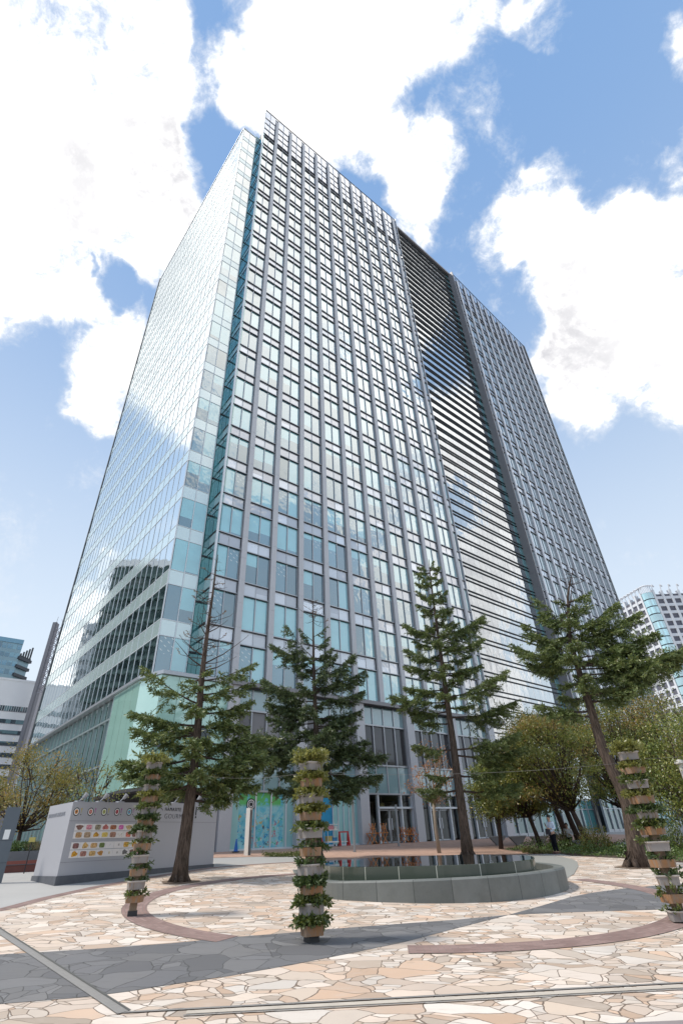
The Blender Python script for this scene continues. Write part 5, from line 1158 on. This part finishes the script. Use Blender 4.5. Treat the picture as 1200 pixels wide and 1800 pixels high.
# strings of wire between planters and trees
WIRE = simple('wire_pale', (.22, .21, .20), .5, .2)
def wire(a, b, sag, lb, r=.0024):
    a, b = Vector(a), Vector(b); pts = []
    for i in range(25): t = i / 24; p = a.lerp(b, t); p.z -= sag * 4 * t * (1 - t); pts.append(p)
    mb = MB(); mb.tube(pts, r, 5); o = obj('wire', mb, WIRE, None, loc=tuple(a)); props(o, lb, 'wire', 'wires strung round the fountain')
wire((P_LEFT[0], P_LEFT[1], 3.42), (-5.6, 20.2, 4.05), .03, 'wire from the left planter tower to the conifer beside the sign')
wire((-5.6, 20.2, 4.05), (P_MID[0], P_MID[1], 2.93), .12, 'wire from the conifer beside the sign to the middle planter tower')
wire((P_MID[0], P_MID[1], 2.93), (5.7, 31.3, 6.4), .45, 'wire from the middle planter tower to the tall narrow conifer')
wire((P_MID[0] + .1, P_MID[1], 2.90), (P_RIGHT[0], P_RIGHT[1], 3.0), .10, 'long wire from the middle planter tower to the right planter tower')
wire((P_RIGHT[0], P_RIGHT[1], 3.05), (13.5, 11.0, 3.2), .08, 'wire running off to the right from the right planter tower')

# ------------------------------------------------------------------ people
SKIN = simple('skin', (.46, .28, .20), .55, 0, .06, 20); HAIR = simple('hair_black', (.015, .012, .011), .5); SHIRT = simple('shirt_pale_blue', (.60, .70, .85), .8, 0, .08, 30); TROU = simple('trousers_navy', (.010, .011, .016), .9, spec=.1); SHOE = simple('shoe_brown', (.10, .04, .03), .5)
BAG = simple('bag_dark', (.03, .03, .045), .6); WSHIRT = simple('shirt_white', (.74, .74, .76), .8); PHONE = simple('phone_black', (.01, .01, .012), .2)
def skin_mesh(name, verts, edges, mtl, parent, world, root=0, sub=2):
    """a continuous skinned surface grown along a joint skeleton; verts: (x, y, z, radius) or (x, y, z, rx, ry)"""
    me = bpy.data.meshes.new('sk'); me.from_pydata([v[:3] for v in verts], edges, []); o = bpy.data.objects.new('sk', me); col.objects.link(o)
    md = o.modifiers.new('s', 'SKIN'); md.use_smooth_shade = True
    for i, v in enumerate(verts):
        sv = me.skin_vertices[0].data[i]; sv.radius = (v[3], v[4] if len(v) > 4 else v[3]); sv.use_root = (i == root)
    ss = o.modifiers.new('b', 'SUBSURF'); ss.levels = sub; ss.render_levels = sub
    dg = bpy.context.evaluated_depsgraph_get(); em = o.evaluated_get(dg).to_mesh()
    mb = MB(); mb.mesh([tuple(world @ v.co) for v in em.vertices], [tuple(p.vertices) for p in em.polygons]); bpy.data.objects.remove(o); bpy.data.meshes.remove(me)
    return obj(name, mb, mtl, parent, True)
def hand(vs, es, wrist_i, w, d, side_, up_):
    """palm with four curled fingers of different length and a thumb leaving the side"""
    d, s, u = Vector(d).normalized(), Vector(side_).normalized(), Vector(up_).normalized(); w = Vector(w)
    def add(p, r): vs.append((p.x, p.y, p.z, r)); return len(vs) - 1
    k = add(w + d * .045, .028); es.append((wrist_i, k)); k2 = add(w + d * .085, .03); es.append((k, k2))
    for q, ln in ((-.027, .06), (-.009, .075), (.009, .07), (.027, .055)):
        a = add(w + d * .10 + s * q, .0095); es.append((k2, a)); b = add(w + d * (.10 + ln * .6) + s * q - u * .012, .0085); es.append((a, b)); c = add(w + d * (.10 + ln * .85) + s * q - u * .04, .007); es.append((b, c))
    a = add(w + d * .05 + s * .042, .011); es.append((k, a)); b = add(w + d * .095 + s * .055 - u * .012, .009); es.append((a, b))
def person(loc, yaw, label, shirt, sit=False):
    P = thing('person', loc, label, 'person', None); W = Matrix.Translation(loc) @ Matrix.Rotation(yaw, 4, 'Z')
    hz = .92 if not sit else .50; dz = hz - .92           # body faces -Y in its own frame
    v = [(0, 0, .92 + dz, .13, .10), (0, .01, 1.08 + dz, .125, .095), (0, .02, 1.25 + dz, .15, .105), (0, .02, 1.38 + dz, .13, .09), (0, .005, 1.46 + dz, .058), (0, -.02, 1.53 + dz, .058), (0, -.035, 1.60 + dz, .082, .092), (0, -.03, 1.68 + dz, .072, .082)]
    e = [(i, i + 1) for i in range(7)]
    def add(p, r): v.append((*p, r)); return len(v) - 1
    for s in (-1, 1):
        sh = add((s * .18, .015, 1.40 + dz), .055); e.append((3, sh))
        if s < 0: el = (s * .235, .02, 1.12 + dz); wr = (s * .10, -.22, 1.24 + dz); d = (-s * .4, -.6, .5)
        else: el = (s * .25, .03, 1.11 + dz); wr = (s * .13, -.20, 1.12 + dz); d = (-s * .5, -.7, .2)
        a = add(el, .040); e.append((sh, a)); b = add(wr, .028); e.append((a, b)); hand(v, e, b, wr, d, (0, -.3, 1), (-s, 0, 0))
        if not sit: hp, kn, an, to = (s * .09, 0, .86), (s * .10, -.03, .48), (s * .105, .03, .09), (s * .12, -.12, .035)
        else: hp, kn, an, to = (s * .09, 0, .48), (s * .12, -.42, .48), (s * .12, -.40, .09), (s * .13, -.54, .035)
        h = add(hp, .085); e.append((0, h)); k = add(kn, .055); e.append((h, k)); n_ = add(an, .038); e.append((k, n_)); t = add(to, .035); e.append((n_, t))
    body = skin_mesh('body', v, e, SKIN, P, W)
    s_v = [(0, 0, .93 + dz, .155, .125), (0, .01, 1.08 + dz, .148, .12), (0, .02, 1.25 + dz, .172, .127), (0, .02, 1.385 + dz, .145, .105), (0, .01, 1.44 + dz, .075)]; s_e = [(0, 1), (1, 2), (2, 3), (3, 4)]
    for s in (-1, 1):
        s_v.append((s * .19, .015, 1.40 + dz, .072)); i = len(s_v) - 1; s_e.append((3, i)); el = (s * .235, .02, 1.12 + dz) if s < 0 else (s * .25, .03, 1.11 + dz)
        s_v.append((*el, .055)); s_e.append((i, i + 1)); wr = (s * .13, -.15, 1.21 + dz) if s < 0 else (s * .16, -.13, 1.115 + dz); s_v.append((*wr, .043)); s_e.append((i + 1, i + 2))
    skin_mesh('shirt', s_v, s_e, shirt, P, W)
    t_v = [(0, 0, .94 + dz, .15, .122)]; t_e = []
    for s in (-1, 1):
        if not sit: L4 = [(s * .09, 0, .84, .105), (s * .10, -.025, .48, .078), (s * .105, .03, .10, .062)]
        else: L4 = [(s * .09, 0, .49, .105), (s * .12, -.42, .49, .08), (s * .12, -.40, .12, .062)]
        i = len(t_v); t_v += L4; t_e += [(0, i), (i, i + 1), (i + 1, i + 2)]
    skin_mesh('trousers', t_v, t_e, TROU, P, W)
    for s in (-1, 1):
        a, b = ((s * .105, .05, .05), (s * .12, -.15, .042)) if not sit else ((s * .12, -.38, .05), (s * .13, -.57, .042))
        skin_mesh('shoe', [(*a, .048), ((a[0] + b[0]) / 2, (a[1] + b[1]) / 2, .052, .05), (*b, .04)], [(0, 1), (1, 2)], SHOE, P, W)
    hm = MB(); c = W @ Vector((0, -.012, 1.665 + dz)); hm.ball((c.x, c.y, c.z + .005), .102, 14, 10, 0, 1.0)
    vs_ = []
    for q in hm.v:
        l_ = W.inverted() @ Vector(q)
        if l_.y < -.055 and l_.z < 1.69 + dz: l_.y = -.055
        if l_.z < 1.58 + dz: l_.z = 1.58 + dz
        vs_.append(tuple(W @ l_))
    hm.v = vs_; obj('hair', hm, HAIR, P, True)
    f = MB(); 
    for s in (-1, 1):
        q = W @ Vector((s * .032, -.122, 1.625 + dz)); f.ball(q, .011, 8, 5)
    obj('eyes', f, INK, P)
    f = MB(); q0 = W @ Vector((0, -.120, 1.63 + dz)); q1 = W @ Vector((0, -.145, 1.59 + dz)); f.tube([q0, q1], [.008, .016], 6); obj('nose', f, SKIN, P, True)
    f = MB(); q0 = W @ Vector((-.025, -.122, 1.555 + dz)); q1 = W @ Vector((.025, -.122, 1.555 + dz)); f.tube([q0, q1], .006, 5); obj('mouth', f, simple('lips', (.30, .12, .10), .5), P)
    f = MB()
    for s in (-1, 1): q = W @ Vector((s * .092, -.02, 1.615 + dz)); f.ball(q, .024, 8, 5)
    obj('ears', f, SKIN, P, True)
    return P, W
pp = (10.45, 32.1, gz(10.45, 32.1) + .02)
P, W = person(pp, -1.15, 'man in pale blue shirt and dark trousers standing with a phone and dark bag', SHIRT)
b = MB(); q = [W @ Vector(t) for t in ((-.30, -.16, .86), (.02, -.22, .86), (.02, -.10, .86), (-.30, -.04, .86), (-.30, -.15, 1.14), (.02, -.21, 1.14), (.02, -.13, 1.14), (-.30, -.07, 1.14))]; b.hexa([tuple(t) for t in q])
o = obj('shoulder_bag', b, BAG, None, loc=tuple(W @ Vector((-.14, -.13, .86)))); props(o, 'dark bag hanging at the hip of the standing man', 'bag')
b = MB(); q = [W @ Vector(t) for t in ((-.045, -.31, 1.27), (.035, -.33, 1.27), (.035, -.32, 1.27), (-.045, -.30, 1.27), (-.045, -.35, 1.41), (.035, -.37, 1.41), (.035, -.36, 1.41), (-.045, -.34, 1.41))]; b.hexa([tuple(t) for t in q])
o = obj('mobile_phone', b, PHONE, None, loc=tuple(W @ Vector((0, -.32, 1.27)))); props(o, 'dark mobile phone held up by the standing man', 'phone')
sx, sy = 13.35, 37.9
T = thing('garden_seat', (sx, sy, gz(sx, sy)), 'low stone seat carrying the person in white among the bushes', 'seat'); b = MB(); g = gz(sx, sy); b.box(sx - .6, sx + .6, sy - .2, sy + .25, g + .30, g + .40); obj('seat_slab', b, VST, T)
for q in (-.4, .4):
    b = MB(); b.box(sx + q - .12, sx + q + .12, sy - .15, sy + .2, g - .02, g + .298); obj('leg', b, VST, T)
person((sx, sy, g + .0), -.6, 'person in a white shirt sitting among the bushes, far right of the doors', WSHIRT, True)

# ------------------------------------------------------------------ buildings further off
def polar(az, d): a = math.radians(az); return (math.sin(a) * d, math.cos(a) * d)
WALLW = simple('white_wall', (.82, .82, .82), .7, 0, .05, .3); DKG = simple('dark_grey_clad', (.30, .295, .31), .6, 0, .06, .3); STRIPG = glass_mat('strip_window_glass', (.16, .28, .30), (.03, .05, .06), .5, (.9, .95, 1), .25, .7)
DW = 215.0; eW = polar(-31.68, DW); LW = 62.0; ZT = 54.4
FWH = frame(eW[0] - Av.x * LW, eW[1] - Av.y * LW, AZ_A)[1](Nv.x, Nv.y)
WH = thing('white_office', (eW[0], eW[1], FL), 'white office block with dark strip windows at the left edge', 'building')
mb = MB(); mb.fbox(FWH, 0, LW, FL, ZT, -22, 0); obj('wall', mb, WALLW, WH)
mb = MB(); mb.fbox(FWH, LW + .02, LW + 3.2, FL, ZT - .3, -20, .25); obj('corner_tower', mb, simple('lilac_clad', (.52, .50, .53), .6, 0, .05, .3), WH)
mb = MB(); mb.fbox(FWH, 0, LW, ZT + .01, ZT + .7, -.8, .15); obj('roof_edge', mb, WALLW, WH)
zs_ = [(44.3, 46.0)] + [(40.4 - 3.46 * k, 41.7 - 3.46 * k) for k in range(11)]
for k, (z0, z1) in enumerate(zs_):
    mb = MB(); random.seed(k + 40); u = 0
    while u < LW - .6:
        w_ = random.choice((1.5, 3, 4.5)) if k else .7; mb.pane(FWH, u + (.12 if not k else 0), min(u + w_, LW - .3), z0, z1, .03); u += w_
    mb.fbox(FWH, 0, LW - .2, z0 - .16, z0 - .02, .0, .12, 1); obj('window_strip', mb, [STRIPG, DKG], WH)
# lattice mast beside the tower
mx_, my_ = polar(-31.32, 210); mtz = 1.76 + .353 * 210
LM = thing('lattice_mast', (mx_, my_, FL), 'grey steel lattice mast rising between the white office and the tower', 'mast')
mb = MB(); mb.box(mx_ - 2.0, mx_ - .75, my_ - 1.2, my_ + 1.2, FL, mtz)
for ax, ay in ((-.5, -1), (1.6, -1), (1.6, 1)): mb.tube([(mx_ + ax, my_ + ay, FL), (mx_ + ax, my_ + ay, mtz)], .16, 6)
obj('legs', mb, simple('mast_grey', (.20, .195, .215), .6), LM)
mb = MB(); z = 50.0
while z < mtz - 2.4:
    mb.tube([(mx_ - .7, my_ - 1, z), (mx_ + 1.6, my_ - 1, z + 2.3)], .14, 4); mb.tube([(mx_ + 1.6, my_ - 1, z), (mx_ - .7, my_ - 1, z + 2.3)], .14, 4); mb.box(mx_ - .7, mx_ + 1.6, my_ - 1.1, my_ - .9, z - .14, z + .14); z += 2.4
mb.tube([(mx_ - 1.4, my_, mtz - .4), (mx_ - 1.2, my_, mtz + 2.6)], .08, 4); mb.tube([(mx_ + 1.1, my_, mtz), (mx_ + .4, my_, mtz + 1.5)], .08, 4)
obj('bracing', mb, simple('lattice_grey', (.30, .29, .32), .5, .3), LM)
# glass office behind the white one
def wallf(p, q):
    d = Vector((q[0] - p[0], q[1] - p[1])); l_ = d.length; d.normalize(); return frame(p[0], p[1], math.atan2(d.x, d.y))[1](d.y, -d.x), l_
a1 = polar(-33.95, 300); a0 = (a1[0] - Av.x * 60, a1[1] - Av.y * 60); a2 = polar(-32.9, 306)
GT = thing('glass_office', (*a1, FL), 'blue glass office with dark balcony edges behind the white block', 'building')
G1, l1 = wallf(a0, a1); G2, l2 = wallf(a1, a2); ZG = 1.76 + .307 * 300
BLG = glass_mat('blue_office_glass', (.12, .28, .36), (.03, .10, .15), .5, (.85, .95, 1), .15, .5)
z = ZG
for k in range(12):
    mb = MB(); n_ = int(l1 / 2.2)
    for i in range(n_): mb.pane(G1, l1 * i / n_ + .15, l1 * (i + 1) / n_ - .15, z - 3.0, z - .6, .05)
    obj('window_row', mb, BLG, GT); z -= 4.2
mb = MB(); mb.fbox(G1, 0, l1, FL, ZG, -25, 0); mb.fbox(G2, 0, l2, FL, ZG - 6, -20, -.6); obj('wall', mb, simple('blue_grey_clad', (.22, .33, .38), .4, .2, .1, .3), GT)
for k in range(7):
    mb = MB(); mb.fbox(G2, -.5, l2 + .3, ZG - 7.6 - 4.2 * k, ZG - 6.2 - 4.2 * k, -2, .7); obj('balcony_slab', mb, simple('balcony_black', (.03, .035, .045), .5), GT)
mb = MB()
for k in range(5): mb.fbox(G2, l2 * (.12 + .2 * k) - .3, l2 * (.12 + .2 * k) + .3, ZG - 6, ZG - 4.4 + 1.25 * k, -.5, .1)
mb.fbox(G2, 0, l2, ZG - 6, ZG - 5.4, -.5, .1); obj('roof_fins', mb, simple('fin_black', (.04, .045, .05), .5), GT)
mb = MB(); mb.fbox(G1, 0, l1, ZG + .02, ZG + 2.2, -.3, .3); obj('roof_screen', mb, BLG, GT)
# white residential tower with a rounded glass corner on the right
RTW = thing('apartment_tower', (*polar(32.6, 250), FL), 'white apartment tower with a rounded glass corner at the right edge', 'building')
ZR = 1.76 + .352 * 250
pA, pB_ = polar(29.3, 262), polar(32.05, 250)
pC, pD = polar(33.25, 250), polar(38.6, 268)
R1, r1 = wallf(pA, pB_); R2, r2 = wallf(pC, pD)
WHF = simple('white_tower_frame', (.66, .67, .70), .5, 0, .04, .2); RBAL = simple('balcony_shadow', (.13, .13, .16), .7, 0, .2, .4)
mb = MB()
mid_ = polar(32.65, 246.5)
arcp = []
for i in range(9):
    t = i / 8; x = (1 - t) ** 2 * pB_[0] + 2 * t * (1 - t) * mid_[0] + t * t * pC[0]; y = (1 - t) ** 2 * pB_[1] + 2 * t * (1 - t) * mid_[1] + t * t * pC[1]; arcp.append((x, y))
poly = [pA] + arcp + [pD, (pD[0], pD[1] + 30), (pA[0] + 5, pA[1] + 40)]
ctr = Vector((sum(p[0] for p in poly) / len(poly), sum(p[1] for p in poly) / len(poly)))
ins_ = [tuple(Vector(p).lerp(ctr, .05)) for p in poly]
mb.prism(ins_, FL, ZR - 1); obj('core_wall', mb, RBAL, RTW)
RGL = glass_mat('rounded_corner_glass', (.30, .48, .52), (.22, .40, .44), .5, (.92, 1, 1), .35, .8, blindtop=False)
mb = MB(); nfl = 26; fh = (ZR - FL) / nfl
for k in range(nfl):
    for i in range(8):
        a, b = arcp[i], arcp[i + 1]; z0, z1 = FL + fh * k + .35, FL + fh * (k + 1) - .1
        mb.face([(a[0], a[1], z0), (b[0], b[1], z0), (b[0], b[1], z1), (a[0], a[1], z1)], 0, [(0, 0), (1, 0), (1, 1), (0, 1)])
obj('rounded_corner', mb, RGL, RTW)
for Fr, ln, n_ in ((R1, r1, 5), (R2, r2, 8)):
    for k in range(nfl):
        b = MB(); b.fbox(Fr, 0, ln, FL + fh * k, FL + fh * k + (1.25 if Fr is R2 else 1.1), -1.5, .0); obj('balcony_rail', b, WHF, RTW)
    for i in range(n_ + 1):
        b = MB(); u = ln * i / n_; b.fbox(Fr, u - .45, u + .45, FL, ZR + (.5 if i % 2 else 1.0), -1.6, .3); obj('white_column', b, WHF, RTW)
    mb = MB()
    for k in range(nfl):
        for i in range(n_): mb.pane(Fr, ln * (i + .12) / n_, ln * (i + .55) / n_, FL + fh * k + 1.2, FL + fh * (k + 1) - .3, -1.45)
    obj('apartment_windows', mb, RGL, RTW)
mb = MB()
for i, (a, b) in enumerate(zip(arcp[:-1], arcp[1:])): mb.tube([(a[0], a[1], ZR + 3.0), (b[0], b[1], ZR + 3.0)], .35, 5); mb.tube([(a[0], a[1], ZR - .2), (a[0], a[1], ZR + 3.0)], .2, 4)
for Fr, ln in ((R1, r1), (R2, r2)):
    for i in range(9):
        u = ln * i / 8; mb.tube([Fr(u, ZR, 0), Fr(u, ZR + 3, .6)], .22, 4); mb.tube([Fr(u, ZR + 3, .8), Fr(min(ln, u + ln / 14), ZR + 3.2, -1.5)], .35, 4)
obj('roof_crown', mb, WHF, RTW)
# dark residential slab standing off to the left of the view (seen mirrored in the tower's flank)
MR = thing('dark_apartment_block', (-92, 80, FL), 'dark green balconied block seen mirrored in the left glass flank', 'building')
m1, m2 = (-91, 96), (-99, 57)
q_, lq = wallf(m1, m2)
if Vector((q_(0, 0, 1)[0] - q_(0, 0, 0)[0], q_(0, 0, 1)[1] - q_(0, 0, 0)[1])).dot(Vector((1, -.6))) < 0: q_, lq = wallf(m2, m1)
mb = MB(); mb.fbox(q_, 0, lq, FL, 67, -16, 0); obj('wall', mb, simple('dark_green_clad', (.045, .075, .07), .6, 0, .15, .3), MR)
mb = MB(); mb.fbox(q_, -.3, lq + .3, 67, 69, -16.5, .4); obj('roof_edge', mb, WALLW, MR)
mb = MB()
for k in range(19):
    for i in range(12): mb.pane(q_, lq * (i + .15) / 12, lq * (i + .8) / 12, 4 + 3.2 * k, 5.9 + 3.2 * k, .02)
obj('window_rows', mb, glass_mat('balcony_glass', (.06, .09, .09), (.012, .02, .02), .4, (.9, 1, 1), .05, .3), MR)
mb = MB()
for k in range(20): mb.fbox(q_, 0, lq, 2.6 + 3.2 * k, 3.4 + 3.2 * k, 0, .7)
obj('balcony_rails', mb, simple('balcony_green', (.08, .12, .11), .6), MR)
MR2 = thing('grey_apartment_block', (-118, 108, FL), 'pale grey block with window grid, mirrored in the left glass flank', 'building')
q2, l2_ = wallf((-119, 121), (-129, 92))
if Vector((q2(0, 0, 1)[0] - q2(0, 0, 0)[0], q2(0, 0, 1)[1] - q2(0, 0, 0)[1])).dot(Vector((1, -.6))) < 0: q2, l2_ = wallf((-129, 92), (-119, 121))
mb = MB(); mb.fbox(q2, 0, l2_, FL, 64, -14, 0); obj('wall', mb, simple('grey_clad', (.42, .45, .48), .6, 0, .1, .3), MR2)
mb = MB()
for k in range(19):
    for i in range(9): mb.pane(q2, l2_ * (i + .15) / 9, l2_ * (i + .8) / 9, 4 + 3.1 * k, 5.8 + 3.1 * k, .02)
obj('window_rows', mb, STRIPG, MR2)
